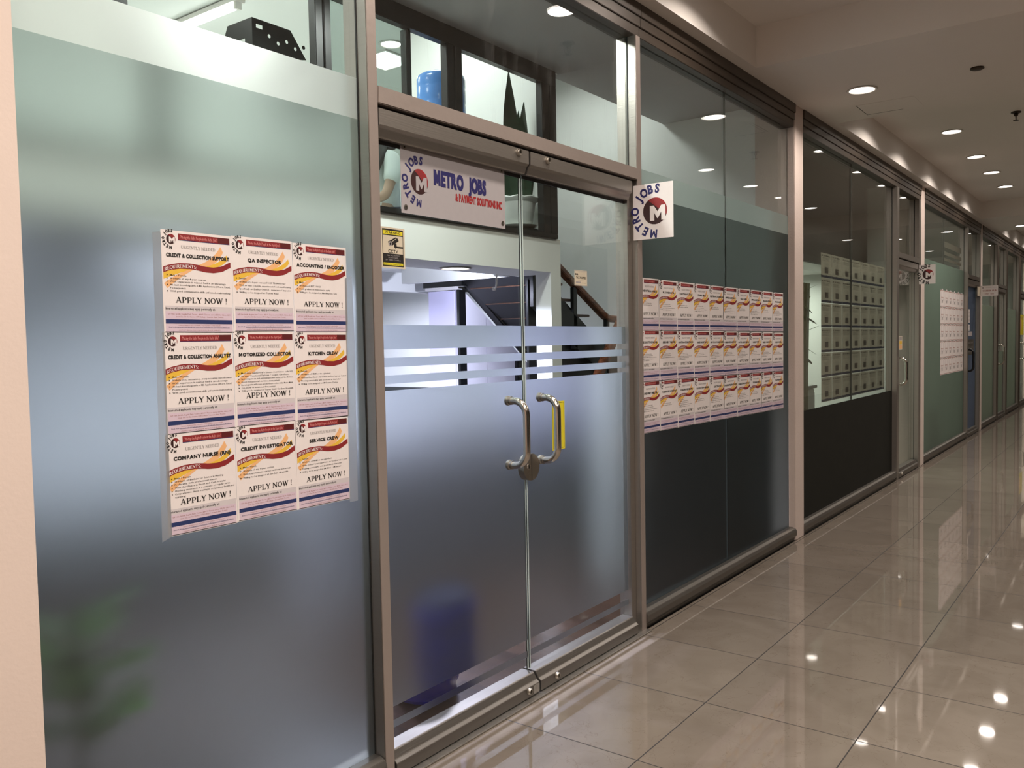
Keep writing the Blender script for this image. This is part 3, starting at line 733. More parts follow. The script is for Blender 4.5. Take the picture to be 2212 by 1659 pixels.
PW, PH = 0.2215, 0.2805
def wave(u):
    x = u/PW
    pts = [(0.02, 0.358), (0.12, 0.332), (0.25, 0.314), (0.40, 0.312), (0.50, 0.320), (0.60, 0.333), (0.72, 0.336), (0.84, 0.320), (0.98, 0.270)]
    for (a, b), (c, d) in zip(pts[:-1], pts[1:]):
        if x <= c or c == 0.98:
            t = max(0, min(1, (x-a)/(c-a))); t = t*t*(3-2*t)*0.35+t*0.65
            return -(b+(d-b)*t)*PH
    return -0.27*PH
def poster(title, lines, level):
    """level 2: fully lettered; level 1: small, lines lettered coarsely"""
    A = Art().sheet(PW, PH); H = PH; Wd = PW
    y = lambda f: H-f*H
    x = lambda f: f*Wd
    res = 2 if level == 2 else 1
    # swooshes
    n = 14
    def sw(p0, p1, p2, q0, q1, q2, c, lay):
        bz = lambda a, b, d, t: ((1-t)**2*a[0]+2*t*(1-t)*b[0]+t*t*d[0], (1-t)**2*a[1]+2*t*(1-t)*b[1]+t*t*d[1])
        P = [bz(p0, p1, p2, k/n) for k in range(n+1)]; Q = [bz(q0, q1, q2, k/n) for k in range(n+1)]
        for k in range(n): A.poly([(x(a), y(b)) for a, b in (P[k], P[k+1], Q[k+1], Q[k])], c, lay)
    sw((0.835, 0.12), (0.72, 0.27), (0.46, 0.335), (0.872, 0.175), (0.80, 0.29), (0.62, 0.345), 'orange', 0.8)
    sw((0.925, 0.20), (0.82, 0.29), (0.60, 0.335), (0.940, 0.245), (0.86, 0.33), (0.66, 0.350), 'yellow', 1.1)
    sw((0.02, 0.40), (0.15, 0.36), (0.40, 0.35), (0.02, 0.478), (0.20, 0.42), (0.44, 0.36), 'yellow', 0.8)
    sw((0.025, 0.52), (0.17, 0.43), (0.40, 0.365), (0.068, 0.566), (0.26, 0.44), (0.46, 0.362), 'orange', 1.1)
    top = [(x(0.02+0.96*k/26), H+wave(x(0.02+0.96*k/26))) for k in range(27)]
    A.band(top, 0.056*H, 'maroon', 2)
    A.serif('REQUIREMENTS:', x(0.035), H-0.047*H, 0.034*H, 'white', 3.4, w=x(0.45), warp=wave)
    # heading block
    A.logo(x(0.135), y(0.086), x(0.062), res=1)
    A.rect(x(0.235), y(0.092), x(0.975), y(0.026), 'maroon', 1); A.rect(x(0.235), y(0.092), x(0.975), y(0.086), 'navy', 1.5)
    A.rect(x(0.80), y(0.083), x(0.975), y(0.026), 'darkred', 1.6)
    A.text('"Placing the Right People in the Right Jobs"', x(0.262), y(0.072), 0.030*H, 'pink', 2.6, w=x(0.53), res=1)
    A.serif('URGENTLY NEEDED', x(0.27), y(0.170), 0.030*H, 'grey', 2.6, w=x(0.49))
    tw = min(0.90, 0.044*len(title)+0.03); (A.bold(title, x(0.53 if tw < 0.8 else 0.515), y(0.258), 0.035*H, 'black', 3.6, x(tw), 0.03, 0.03, 2, 'c') if level == 2 else
     A.text(title, x(0.53 if tw < 0.8 else 0.515), y(0.258), 0.036*H, 'black', 3.6, w=x(tw), off=0.045, res=res, align='c'))
    # body
    v = 0.444
    sp = 0.0365 if len(lines) < 6 else 0.031
    for t in lines:
        if not t.startswith('~'): 
            A.poly([(x(0.062), y(v)), (x(0.062), y(v-0.015)), (x(0.080), y(v-0.007))], 'black', 3)
        A.text(t.lstrip('~'), x(0.105), y(v), 0.0165*H, 'black', 3, w=x(min(0.86, 0.0162*len(t)+0.02)), off=0.004, res=1)
        v += sp
    A.serif('APPLY NOW !', x(0.175), y(0.704), 0.056*H, 'black', 3, w=x(0.74))
    A.rect(x(0.03), y(0.79), x(0.985), y(0.735), 'shade', 0.7)
    A.text('Interested applicants may apply personally at:', x(0.035), y(0.772), 0.0225*H, 'black', 3, w=x(0.70), off=0.012, res=1)
    A.rect(x(0.03), y(0.992), x(0.985), y(0.79), 'lilac', 0.8)
    A.text('G/F Unit G-06B, Regalia Park Tower, #150 P. Tuazon corner EDSA, Cubao, Q.C.', x(0.06), y(0.822), 0.0135*H, 'brown', 2, w=x(0.90), res=1)
    A.text('(near Sea Oil Gas Station / STI College / Araneta Shaw Tower)', x(0.17), y(0.847), 0.0135*H, 'brown', 2, w=x(0.68), res=1)
    A.rect(x(0.03), y(0.910), x(0.985), y(0.868), 'navy', 1.5)
    A.text('Contact Numbers: (02) 997-0398 / 0927-0209370 / 0933-0036238', x(0.20), y(0.932), 0.0115*H, 'brown', 2, w=x(0.60), res=1)
    A.text('Email Address: metrojobs@mail.com metrojobs.ph@mail.com metrojobs.inc@mail.com', x(0.07), y(0.950), 0.0115*H, 'navy', 2, w=x(0.87), res=1)
    A.rect(x(0.19), y(0.9535), x(0.94), y(0.9515), 'navy', 2)
    A.text('CONTACT PERSON: MS. JOYCE, MS. KATH, MR. ROD, MS. BECKY', x(0.20), y(0.980), 0.0115*H, 'brown', 2, w=x(0.60), res=1)
    A.rect(x(0.02), y(0.995), x(0.985), y(0.988), 'black', 1.5)
    return A.make('job_poster')
def hang(me, x, z, y, label, cat, group, name='job_poster', tilt=0.0, base=(0, 0)):
    o = bpy.data.objects.new(name, me); COL.objects.link(o)
    o.location = (x, y, z); o.rotation_euler = (0, tilt, 0)
    return tag(o, label, cat, group)
LEFT = [[('CREDIT & COLLECTION SUPPORT', ['Male / Female', 'Graduate of any 4-year courses', 'With experience in related field is an advantage', 'At least knowledgeable in MS Applications (Word, Excel,', '~Powerpoint)', 'With good communication skills and can-do multi-tasking']),
         ('QA INSPECTOR', ['Female', 'Graduate of a 4-year course in FOOD TECHNOLOGY', 'With at least 6 months experience in food manufacturing', '~specifically as Quality Control / Assurance / Inspector', 'Willing to be assigned at Taytay Rizal']),
         ('ACCOUNTING / ENCODER', ['Male', 'Graduate of BSIT / BSCS', 'Fresh graduate is welcome to apply', 'Willing to be assigned at Mandaluyong City'])],
        [('CREDIT & COLLECTION ANALYST', ['Male / Female', 'Graduate of B.S Accountancy, or any accounting related courses', 'With experience in related field is an advantage', 'At least knowledgeable in MS Applications (Word, Excel,', '~Powerpoint)', 'With good communication skills and can-do multi-tasking']),
         ('MOTORIZED COLLECTOR', ['Must have valid Driver\'s License (restriction code 1-2)', 'At least Vocational Diploma / Course Certificate', 'Hardworking and can work with minimum & with Parking and Gas Allowance', 'Good interpersonal and time management', 'Knowledgeable with roads and alternative routes within Metro Manila', 'Can work on weekends if necessary', 'Willing to be assigned at Taytay Rizal / San Juan Greenhills']),
         ('KITCHEN CREW', ['Female', 'Graduate of HRM or its equivalent', 'With at-least 1year experience as food server / crew', 'Pleasing personality and good moral character', 'Willing to be assigned at SM Dasma Cavite'])],
        [('COMPANY NURSE (RN)', ['Male / Female', 'Graduate of Bachelor of Science in Nursing', 'Preferably with professional license', 'With Certificate in Bosch and Cosh is a plus', 'Working experience in a company or regular nurse', 'Comprehensive clinical training in occupational health and', '~nursing']),
         ('CREDIT INVESTIGATOR', ['Male / Female', 'Graduate of any 4-year courses', 'With experience in related field is an advantage', 'Willing to be assigned at San Juan Greenhills']),
         ('SERVICE CREW', ['Female', 'Graduate of HRM or its equivalent', 'With at-least 1year experience as food server / crew', 'Pleasing personality and good moral character', 'Willing to be assigned at SM MOA / SM Bazaar'])]]
LX0 = [[1.301, 1.524, 1.746], [1.297, 1.519, 1.741], [1.292, 1.514, 1.736]]
LZ0 = [1.5705, 1.2905, 1.0105]
YP = GY0-0.0025
for r in range(3):
    for c in range(3):
        t, ls = LEFT[r][c]
        hang(poster(t, ls, 2), LX0[r][c], LZ0[r]+(0.002 if c == 1 else 0), YP,
             'white recruitment poster headed "%s" on the leftmost frosted window' % t, 'poster', 'nine recruitment posters left of the doors', tilt=(0.004, -0.003, 0.002)[(r+c) % 3])
def strip(name, pts, label, group):
    m = MB(); n = len(pts)
    m.add([(px, YP-0.0006, pz) for px, pz in pts], [tuple(range(n))])
    single(m, name, M_TAPE, label, 'tape', group=group)
strip('adhesive_tape', [(1.278, 1.84), (1.302, 1.845), (1.302, 1.01), (1.272, 1.0)], 'clear glossy tape along the left edge of the nine poster block', 'clear tape around the nine posters')
strip('adhesive_tape', [(1.960, 1.75), (1.992, 1.76), (1.996, 1.56), (1.992, 1.0), (1.955, 1.0)], 'clear glossy tape along the right edge of the nine poster block', 'clear tape around the nine posters')

MID = [['INDUSTRIAL NURSE', 'HR COORDINATOR', 'MAINTENANCE TECH', 'PROMO GIRLS', 'ELECTRONIC TECHNICIAN', 'OFFICE ASSISTANT', 'SALES CLERK', 'OFFICE ASSISTANT', 'BRANCH OFFICER', 'MERCHANDISER'],
       ['EXECUTIVE DRIVER', 'DELIVERY DRIVER', 'MAINTENANCE ELECTRICIAN', 'SALES ASSISTANT', 'SHOWROOM SALES CLERK', 'WAREHOUSE ASSISTANT', 'MOTOR SALES PERSON', 'SALES STAFF', 'SALES COORDINATOR', 'SALES OFFICER'],
       ['DELIVERY HELPER', 'WAREHOUSE INVENTORY', 'WAREHOUSE HELPER', 'PRODUCTION HELPER', 'ELECTRICIAN', 'SALES REPRESENTATIVE', 'MARKETING ASSISTANT', 'TELEMARKETER', 'SECRETARY', 'STAFF SERVICE']]
BODY = ['Male / Female', 'Graduate of any 4-year courses', 'With experience in related field', 'Pleasing personality and good moral character', 'Willing to be assigned in any area', 'Can start immediately']
MX = [4.020, 4.245, 4.467, 4.690, 4.914, 5.127, 5.353, 5.570, 5.786, 6.012]
for r in range(3):
    for c in range(10):
        ls = BODY[:3+((r*3+c*2) % 4)]
        z = (1.576, 1.302, 1.027)[r]-(0.0022*c if r != 0 else 0.0006*c)
        hang(poster(MID[r][c], ls, 1), MX[c], z, YP, '%s poster in the %s row of the thirty right of the doors' % (ORD[c], ('top', 'middle', 'bottom')[r]),
             'poster', 'thirty recruitment posters right of the doors', tilt=0.003*((c*7+r*5) % 3-1))

# sheets pinned behind the dark window: one drawing, many copies
def dull_sheet(w, h):
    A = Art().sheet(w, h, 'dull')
    A.text('JOB HIRING', w*0.22, h*0.865, h*0.065, 'dulldark', 2, w=w*0.6, off=0.04)
    A.rect(w*0.08, h*0.87, w*0.16, h*0.93, 'dulldark', 1.5)
    for k, wd in enumerate((0.72, 0.6, 0.66)): A.text('qualified applicants may apply'[:int(30*wd)], w*0.12, h*(0.80-0.05*k), h*0.026, 'dulldark', 2, w=w*wd, off=0.02)
    A.rect(w*0.34, h*0.20, w*0.66, h*0.44, 'dullgrey', 1.2)
    A.rect(w*0.38, h*0.24, w*0.50, h*0.40, 'dulldark', 1.4)
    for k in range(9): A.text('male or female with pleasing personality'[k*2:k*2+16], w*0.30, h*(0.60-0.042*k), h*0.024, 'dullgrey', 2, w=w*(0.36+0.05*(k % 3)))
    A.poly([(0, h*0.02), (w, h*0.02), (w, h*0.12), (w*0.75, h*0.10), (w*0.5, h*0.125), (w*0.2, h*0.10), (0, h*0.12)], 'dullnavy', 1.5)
    return A.make('pinned_sheet')
SW, SH = 0.304, 0.206
DS = dull_sheet(SW-0.006, SH-0.001)
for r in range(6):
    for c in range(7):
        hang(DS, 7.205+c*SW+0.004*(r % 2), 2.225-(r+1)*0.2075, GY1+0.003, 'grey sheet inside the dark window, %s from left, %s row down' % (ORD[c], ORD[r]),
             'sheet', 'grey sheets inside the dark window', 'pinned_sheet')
def pale_sheet(w, h):
    A = Art().sheet(w, h, 'paper')
    A.disc(w*0.5, h*0.70, w*0.30, 'shade', 1, 18); A.disc(w*0.5, h*0.70, w*0.24, 'paper', 1.4, 18)
    A.poly([(0.02*w, h*0.90), (0.25*w, h*0.97), (0.5*w, h*0.93), (0.8*w, h*0.985), (w*0.98, h*0.93), (w*0.98, h*0.985), (0.02*w, h*0.985)], 'brown', 1.5)
    A.text('HIRING', w*0.22, h*0.52, h*0.07, 'brown', 2, w=w*0.56, off=0.03)
    for k in range(4): A.text('apply now at our office', w*0.16, h*(0.42-0.06*k), h*0.03, 'grey', 2, w=w*0.66)
    A.rect(w*0.40, h*0.24, w*0.58, h*0.40, 'grey', 2.4)
    A.rect(0.03*w, 0.03*h, 0.97*w, 0.06*h, 'brown', 1.5)
    return A.make('posted_sheet')
PS = pale_sheet(0.286, 0.217)
for r in range(5):
    for c in range(6):
        hang(PS, 12.19+c*0.291, 2.112-(r+1)*0.2225, YP, 'cream sheet on the green window, %s from left, %s row down' % (ORD[c], ORD[r]),
             'sheet', 'cream sheets on the green window', 'posted_sheet')

# ------------------------------------------------------------------ banner, stickers, projecting signs
bw, bh = 0.616, 0.256
A = Art().sheet(bw, bh, 'vinyl')  # white banner given a grey colour, the shade under the rail put into it
A.logo(0.098, 0.122, 0.046, 'blue', 3, 2, 'vinyl')
A.bold('METRO  JOBS', 0.178, 0.124, 0.053, 'blue', 3, 0.315, 0.04, 0.03, 3)
A.bold('& PAYMENT SOLUTIONS INC', 0.300, 0.078, 0.028, 'red', 3, 0.295, 0.03, 0.03, 2)
bn = root('shop_banner', 'white banner with blue and red lettering on the left glass door', 'banner', (2.238, GY0-0.004, 1.998))
o = bpy.data.objects.new('banner_sheet', A.make('banner_sheet')); COL.objects.link(o); o.parent = bn
gr = MB()
for u, v in ((0.022, 0.236), (0.596, 0.236), (0.022, 0.022), (0.598, 0.022)):
    g = MB(); g.lathe([(0.004, -0.0005), (0.0085, -0.0008), (0.0095, -0.0018), (0.0045, -0.0022), (0.004, -0.0005)], (2.238+u, GY0-0.004, 1.998+v), 16, axis='y', cap=False)
    g.lathe([(0.0004, -0.0006), (0.0042, -0.0006)], (2.238+u, GY0-0.004, 1.998+v), 12, 1, axis='y', cap=False)
    g.obj('eyelet', [M_STEEL, M_GASK], bn, True)
m = MB(); m.box(2.238, 2.238+bw, GY0-0.0052, GY0-0.0042, 1.998+bh-0.004, 1.998+bh+0.004); m.obj('tape_strip', M_TAPE, bn)

A = Art(); w, h = 0.104, 0.131
A.m.box(-0.006, w+0.008, 0, 0.0005, -0.006, h+0.006, I['cream'])
A.rect(0, 0, w, h, 'black', 1)
A.rect(0.003, h*0.855, w-0.003, h*0.955, 'signyellow', 2); A.text('WARNING', w*0.5, h*0.875, h*0.062, 'black', 3, w=w*0.76, off=0.02, align='c', res=2)
A.rect(0.003, h*0.345, w-0.003, h*0.825, 'cream', 2)
A.poly([(w*0.24, h*0.65), (w*0.62, h*0.79), (w*0.72, h*0.77), (w*0.78, h*0.70), (w*0.46, h*0.56), (w*0.40, h*0.575)], 'black', 3)
A.poly([(w*0.40, h*0.655), (w*0.66, h*0.765), (w*0.67, h*0.755), (w*0.42, h*0.645)], 'cream', 4)
A.disc(w*0.36, h*0.605, w*0.085, 'grey', 4, 18); A.disc(w*0.375, h*0.605, w*0.045, 'black', 5, 14)
A.poly([(w*0.55, h*0.60), (w*0.66, h*0.64), (w*0.68, h*0.53), (w*0.62, h*0.485), (w*0.56, h*0.52)], 'black', 3)
A.rect(w*0.66, h*0.505, w-0.003, h*0.55, 'black', 3)
A.text('CCTV', w*0.5, h*0.365, h*0.085, 'black', 3, w=w*0.48, off=0.025, align='c', res=2)
for k, t in enumerate(('ALL ACTIVITIES', 'MONITORED', 'BY VIDEO CAMERA')): A.text(t, w*0.5, h*(0.275-0.06*k), h*0.036, 'grey', 3, w=w*(0.60, 0.48, 0.72)[k], align='c')
A.rect(0.003, h*0.03, w-0.003, h*0.095, 'signyellow', 2); A.text('Monitored by Security System', w*0.5, h*0.045, h*0.032, 'black', 3, w=w*0.90, align='c')
hang(A.make('warning_sticker'), 2.140, 1.803, YP, 'black and yellow camera warning sticker at the left edge of the glass doors', 'sticker', None, 'warning_sticker')

A = Art().sheet(0.112, 0.072, 'cream'); w, h = 0.112, 0.072
for a, b, c_, d in ((0.02, 0.94, 0.98, 0.97), (0.02, 0.03, 0.98, 0.06), (0.015, 0.03, 0.03, 0.97), (0.97, 0.03, 0.985, 0.97)): A.rect(a*w, b*h, c_*w, d*h, 'grey', 1)
A.text('BIR', w*0.06, h*0.68, h*0.11, 'black', 2, w=w*0.24, off=0.05)
A.text('BUREAU OF INTERNAL REVENUE', w*0.30, h*0.86, h*0.035, 'grey', 2, w=w*0.62)
for k in range(3): A.text('revenue region no. 7 quezon city', w*0.42, h*(0.78-0.07*k), h*0.03, 'grey', 2, w=w*0.44)
A.text('TAX MAPPED', w*0.12, h*0.46, h*0.135, 'black', 2, w=w*0.78, off=0.04, res=2)
for k in range(2): A.text('this establishment has been', w*0.28, h*(0.36-0.06*k), h*0.03, 'grey', 2, w=w*0.42)
A.rect(w*0.10, h*0.16, w*0.48, h*0.26, 'grey', 1.5); A.text('signature', w*0.56, h*0.17, h*0.05, 'black', 2, w=w*0.34)
hang(A.make('permit_sticker'), 3.386, 1.788, YP, 'small cream "TAX MAPPED" sticker on the right glass door', 'sticker', None, 'permit_sticker')

A = Art().sheet(0.103, 0.221, 'signyellow'); w, h = 0.103, 0.221
for a, b, c_, d in ((0.06, 0.965, 0.94, 0.972), (0.06, 0.028, 0.94, 0.035), (0.06, 0.03, 0.075, 0.97), (0.925, 0.03, 0.94, 0.97)): A.rect(a*w, b*h, c_*w, d*h, 'black', 1)
for k, ch in enumerate('PULL'):
    A.text(ch, w*0.42, h*(0.765-0.225*k), h*0.17, 'black', 2, w=w*0.46, off=0.05, align='c', res=3)
hang(A.make('door_sticker'), 3.180, 1.035, YP, 'tall yellow sticker with black letters behind the right pull handle', 'sticker', None, 'door_sticker')

def blade(name, x, y0, y1, z0, z1, draw, label, yaw=0.0):
    """sheet sign standing out from the wall, printed on the side that faces along the corridor"""
    A = Art(); w, h = y1-y0, z1-z0
    A.m.box(0, w, 0, 0.002, 0, h, I['paper']); draw(A, w, h)
    o = bpy.data.objects.new(name, A.make(name)); COL.objects.link(o)
    o.location = (x, y1, z0); o.rotation_euler = (0, 0, -PI/2+yaw)
    return tag(o, label, 'sign')
def logo_sign(A, w, h): A.logo(w*0.55, h*0.50, w*0.30, 'blue', 3)
def logo_sign2(A, w, h): A.logo(w*0.55, h*0.50, w*0.33, 'black', 2)
blade('logo_sign', 3.905, -0.207, 0.016, 2.036, 2.312, logo_sign, 'white sheet sign with a round red logo standing out beside the glass doors')
blade('logo_sign', 10.63, -0.176, -0.004, 2.105, 2.322, logo_sign2, 'small cream logo sign standing out before the second pilaster')
def wall_sign(A, w, h):
    A.text('recruitment services', w*0.30, h*0.78, h*0.07, 'grey', 2, w=w*0.62); A.disc(w*0.16, h*0.80, h*0.09, 'grey', 2, 16)
    A.text('CAREER HUB', w*0.12, h*0.44, h*0.15, 'brown', 2, w=w*0.80, off=0.03); A.text('UNIT G06', w*0.26, h*0.14, h*0.13, 'brown', 2, w=w*0.52, off=0.02)
wsn = blade('direction_sign', 15.13, -0.245, 0.0, 2.115, 2.275, wall_sign, 'small pinkish white sign with brown lettering on the third pilaster')
A = Art().sheet(0.34, 0.145, 'cream'); hang(A.make('blank_card'), 14.83, 2.112, -0.004, 'plain cream card fixed behind the small pinkish white sign', 'card', None, 'blank_card')
A = Art().sheet(1.02, 0.43, 'signyellow'); A.disc(0.5, 0.22, 0.13, 'orange', 1, 20); A.text('NOTICE', 0.2, 0.33, 0.06, 'brown', 2, w=0.6, off=0.03)
hang(A.make('notice_poster'), 20.53, 1.49, YP, 'bright yellow poster on the far lit door at the right edge', 'poster', None, 'notice_poster')
A = Art().sheet(0.15, 0.15, 'cream')
for k, c_ in enumerate(('orange', 'yellow', 'grey')): A.rect(0.015, 0.012+0.046*k, 0.135, 0.050+0.046*k, c_, 1)
hang(A.make('payment_sticker'), 9.90, 1.370, YP, 'narrow orange and grey sticker on the single clear glass door', 'sticker', None, 'payment_sticker')
for k, (x0, x1, z0, z1, c_, lab) in enumerate(((14.30, 14.50, 1.695, 1.90, 'paper', 'topmost white notice on the bluish glass door'), (14.31, 14.49, 1.575, 1.672, 'white', 'second white notice down on the bluish glass door'),
        (14.32, 14.72, 1.50, 1.565, 'shade', 'grey notice strip on the bluish glass door'), (14.32, 14.88, 1.215, 1.45, 'dullgrey', 'large dull grey sheet low on the bluish glass door'))):
    A = Art().sheet(x1-x0, z1-z0, c_)
    for j in range(3): A.text('notice to clients', 0.02, (z1-z0)*(0.72-0.28*j), (z1-z0)*0.12, 'grey', 2, w=(x1-x0)*0.8)
    hang(A.make('door_notice'), x0, z0, YP, lab, 'notice', 'notices on the bluish glass door', 'door_notice')

# ------------------------------------------------------------------ inside the office: shell
YW = 1.10                        # plane of the upper office front
XP = 6.55                        # partition to the next unit
BK = 4.6
single(MB().box(0.6, XP, 0.112, BK, -0.1, 0.0), 'floor_office', M_PARQ, 'dark wood strip floor inside the office', 'floor', kind='structure')
single(MB().box(XP, XP+0.1, 0.11, BK, 0, 4.2), 'wall_partition', M_WHITE, 'white side wall behind the staircase', 'wall', kind='structure')
single(MB().box(0.45, 0.6, 0.30, BK, 0, 4.2), 'wall_office_left', M_WHITE, 'white left wall inside the office', 'wall', kind='structure')
single(MB().box(0.6, XP, BK, BK+0.1, 0, 4.2), 'wall_back', M_WHITE, 'white back wall inside the office', 'wall', kind='structure')
single(MB().box(0.6, XP, 0.112, YW, 3.32, 3.40), 'ceiling_front', M_OFFCEIL, 'grey ceiling strip just behind the shop glass', 'ceiling', kind='structure')
single(MB().box(0.6, XP, 1.18, BK, 4.0, 4.1), 'ceiling_upper', M_WHITE, 'white ceiling of the upper office', 'ceiling', kind='structure')
# floor of the upper office: front edge beam, then slab with a stair opening
sl = MB(); sl.box(0.6, 4.873, YW, 1.46, 1.99, 2.215); sl.box(0.6, 4.70, 1.46, BK, 2.12, 2.15); sl.box(4.70, 4.78, 1.46, 2.42, 1.985, 2.15); sl.box(4.78, XP, 2.44, BK, 2.12, 2.15)
single(sl, 'floor_upper', M_WHITE, 'white edge beam and slab of the upper office floor', 'floor', kind='structure')
single(MB().box(4.754, 4.873, YW, 1.225, 0.0, 1.99), 'column_4', M_WHITE, 'slim white column under the end of the upper floor', 'column', kind='structure')
single(MB().box(4.80, 4.87, 1.17, 2.43, 2.15, 4.0), 'wall_upper', M_WHITE, 'white end wall of the upper office behind the potted plant', 'wall', kind='structure')
single(MB().box(4.873, XP, YW, 1.16, 3.32, 4.1), 'wall_stair', M_OFFCEIL, 'grey drop above the stair opening', 'wall', kind='structure')
# lower ceiling over the deep part of the ground floor
single(MB().box(0.6, XP, 2.44, BK, 2.10, 2.12).box(0.6, 4.70, 1.46, 2.44, 2.10, 2.12), 'ceiling_lower', M_WHITE, 'white ceiling of the ground floor room', 'ceiling', kind='structure')
single(MB().box(4.2, 5.4, 2.70, 2.80, 1.95, 2.10), 'trim_2', M_WHITE, 'white downstand under the ground floor ceiling', 'trim', kind='structure')

# upper office window: black frame
uw = struct('window_11', 'black framed interior window of the upper office', 'window')
ZS, ZHD = 2.215, 3.32
def fr(x0, x1, z0, z1, n='frame_bar', y0=YW-0.02, y1=YW+0.03): return MB().box(x0, x1, y0, y1, z0, z1).obj(n, M_BLACKF, uw, bevel=0.003)
fr(0.6, 4.822, 3.215, ZHD, 'head_bar'); fr(0.6, 4.822, ZS, 2.245, 'sill_bar')
fr(4.655, 4.735, 2.245, 3.215, 'jamb'); fr(4.737, 4.822, 2.245, 3.215, 'jamb')
fr(3.715, 3.775, 2.245, 3.215, 'mullion'); fr(3.785, 3.848, 2.245, 3.215, 'mullion')
fr(3.412, 3.450, 2.245, 3.215, 'sash_stile', YW+0.005, YW+0.05)
fr(2.765, 2.81, 2.245, 3.215, 'mullion'); fr(2.82, 2.862, 2.245, 3.215, 'mullion')
fr(1.755, 1.83, 2.245, 3.215, 'mullion')
MB().box(2.862, 3.412, YW+0.02, YW+0.026, 2.245, 3.215).obj('sliding_pane', M_GLASSG, uw)
single(MB().box(0.6, 4.80, YW+0.065, 1.46, 2.215, 2.235), 'trim_3', M_BLACKF, 'black sill ledge inside the upper window', 'sill', kind='structure')

# ------------------------------------------------------------------ office lights
M_PANEL = mat('lit_panel', (1, 1, 1), 0.5, emit=(0.97, 1.0, 0.98), estr=5.0)
M_PANELB = mat('lit_cold_panel', (1, 1, 1), 0.5, emit=(0.88, 0.88, 1.0), estr=5.0)
def tube_lamp(x, y0, y1, z, label):
    t = root('fluorescent_tube_light', label, 'ceiling light', (x, y0, z))
    m = MB(); m.box(x-0.045, x+0.045, y0, y1, z-0.012, z+0.02); m.obj('housing', M_RING, t, bevel=0.004)
    m = MB(); m.tube([(x, y0+0.03, z-0.035), (x, y1-0.03, z-0.035)], 0.022, 14); m.obj('tube', M_PANEL, t, True)
    for y in (y0+0.015, y1-0.045): m = MB(); m.box(x-0.025, x+0.025, y, y+0.03, z-0.06, z-0.01); m.obj('lamp_holder', M_RING, t, bevel=0.003)
    area('lamp', (x, (y0+y1)/2, z-0.065), 0.06, COOL, 26, t, 175, 'RECTANGLE', y1-y0-0.1)
tube_lamp(3.80, 3.05, 4.30, 3.97, 'bright fluorescent tube on the upper office ceiling, behind the perforated rack')
def panel(x, y, z, w, color, energy, label, m=M_PANEL, h=None, group=None):
    h = h or w
    t = root('ceiling_panel_light', label, 'ceiling light', (x, y, z), group)
    b = MB(); b.box(x-w/2-0.02, x+w/2+0.02, y-h/2-0.02, y-h/2, z-0.012, z); b.box(x-w/2-0.02, x+w/2+0.02, y+h/2, y+h/2+0.02, z-0.012, z)
    b.box(x-w/2-0.02, x-w/2, y-h/2, y+h/2, z-0.012, z); b.box(x+w/2, x+w/2+0.02, y-h/2, y+h/2, z-0.012, z); b.obj('frame', M_RING, t)
    MB().box(x-w/2, x+w/2, y-h/2, y+h/2, z-0.006, z-0.001).obj('diffuser', m, t)
    area('lamp', (x, y, z-0.02), w*0.95, color, energy, t, 170, 'RECTANGLE', h*0.95)
    return t
panel(5.42, 3.24, 4.0, 0.36, COOL, 12, 'square lit ceiling panel seen through the tinted sash of the upper window')
panel(2.9, 1.75, 4.0, 0.5, COOL, 15, 'square lit panel on the upper office ceiling above the frosted band', group='upper office ceiling panels')
panel(4.3, 1.75, 4.0, 0.4, COOL, 8, 'square lit panel on the upper office ceiling above the potted plant', group='upper office ceiling panels')
panel(1.6, 2.6, 4.0, 0.5, COOL, 15, 'square lit panel on the upper office ceiling at the far left', group='upper office ceiling panels')
t = downlight(5.168, 2.924, 4.0, 'oval looking round downlight above the water bottle, through the tinted sash', 6, None, COOL, 150)
t = downlight(4.005, 1.30, 1.99, 'round downlight in the underside of the white edge beam', 110, 'cold downlights of the ground floor office', LILAC, 150)
def front_fill(x, y, e, label):  # fill lights added to brighten the front zone, placed out of view
    t = root('front_fill_light', label, 'ceiling light', (x, y, 3.318), 'round lights of the ceiling strip behind the shop glass')
    m = MB(); m.lathe([(0.118, 0), (0.132, -0.003), (0.135, -0.010), (0.128, -0.014), (0.116, -0.012)], (x, y, 3.318), 28, cap=False); m.obj('trim_ring', M_RING, t, True)
    m = MB(); m.lathe([(0.118, -0.004), (0.08, -0.010), (0.0005, -0.012)], (x, y, 3.318), 28, cap=False); m.obj('lamp_face', M_PANEL, t, True)
    area('lamp', (x, y, 3.318-0.022), 0.22, COOL, e, t, 165)
for x, e in ((1.3, 12), (2.4, 18), (3.2, 22)): front_fill(x, 0.46, e, 'round light in the ceiling strip behind the shop glass, out of sight')
t = downlight(2.9, 1.30, 1.99, 'round downlight in the edge beam hidden by the left door jamb', 50, 'cold downlights of the ground floor office', LILAC, 150)  # second soffit lamp, added to brighten the boards below the stair
t = downlight(5.05, 3.0, 2.10, 'small round downlight deep inside the ground floor office', 5, 'cold downlights of the ground floor office', LILAC, 150)
for x, y, e in ((1.4, 2.6, 9), (2.6, 2.8, 16), (3.7, 3.2, 95)): panel(x, y, 2.10, 0.42, LILAC, e, 'flat cold lit panel on the ground floor ceiling behind the frosted film', M_PANELB, group='ground floor ceiling panels')
panel(5.6, 3.6, 2.10, 0.4, LILAC, 45, 'flat cold lit panel over the passage behind the staircase', M_PANELB)
panel(5.7, 1.75, 3.9, 0.3, COOL, 13, 'small lit panel high over the stair', M_PANEL)  # fill panel added to brighten the side wall

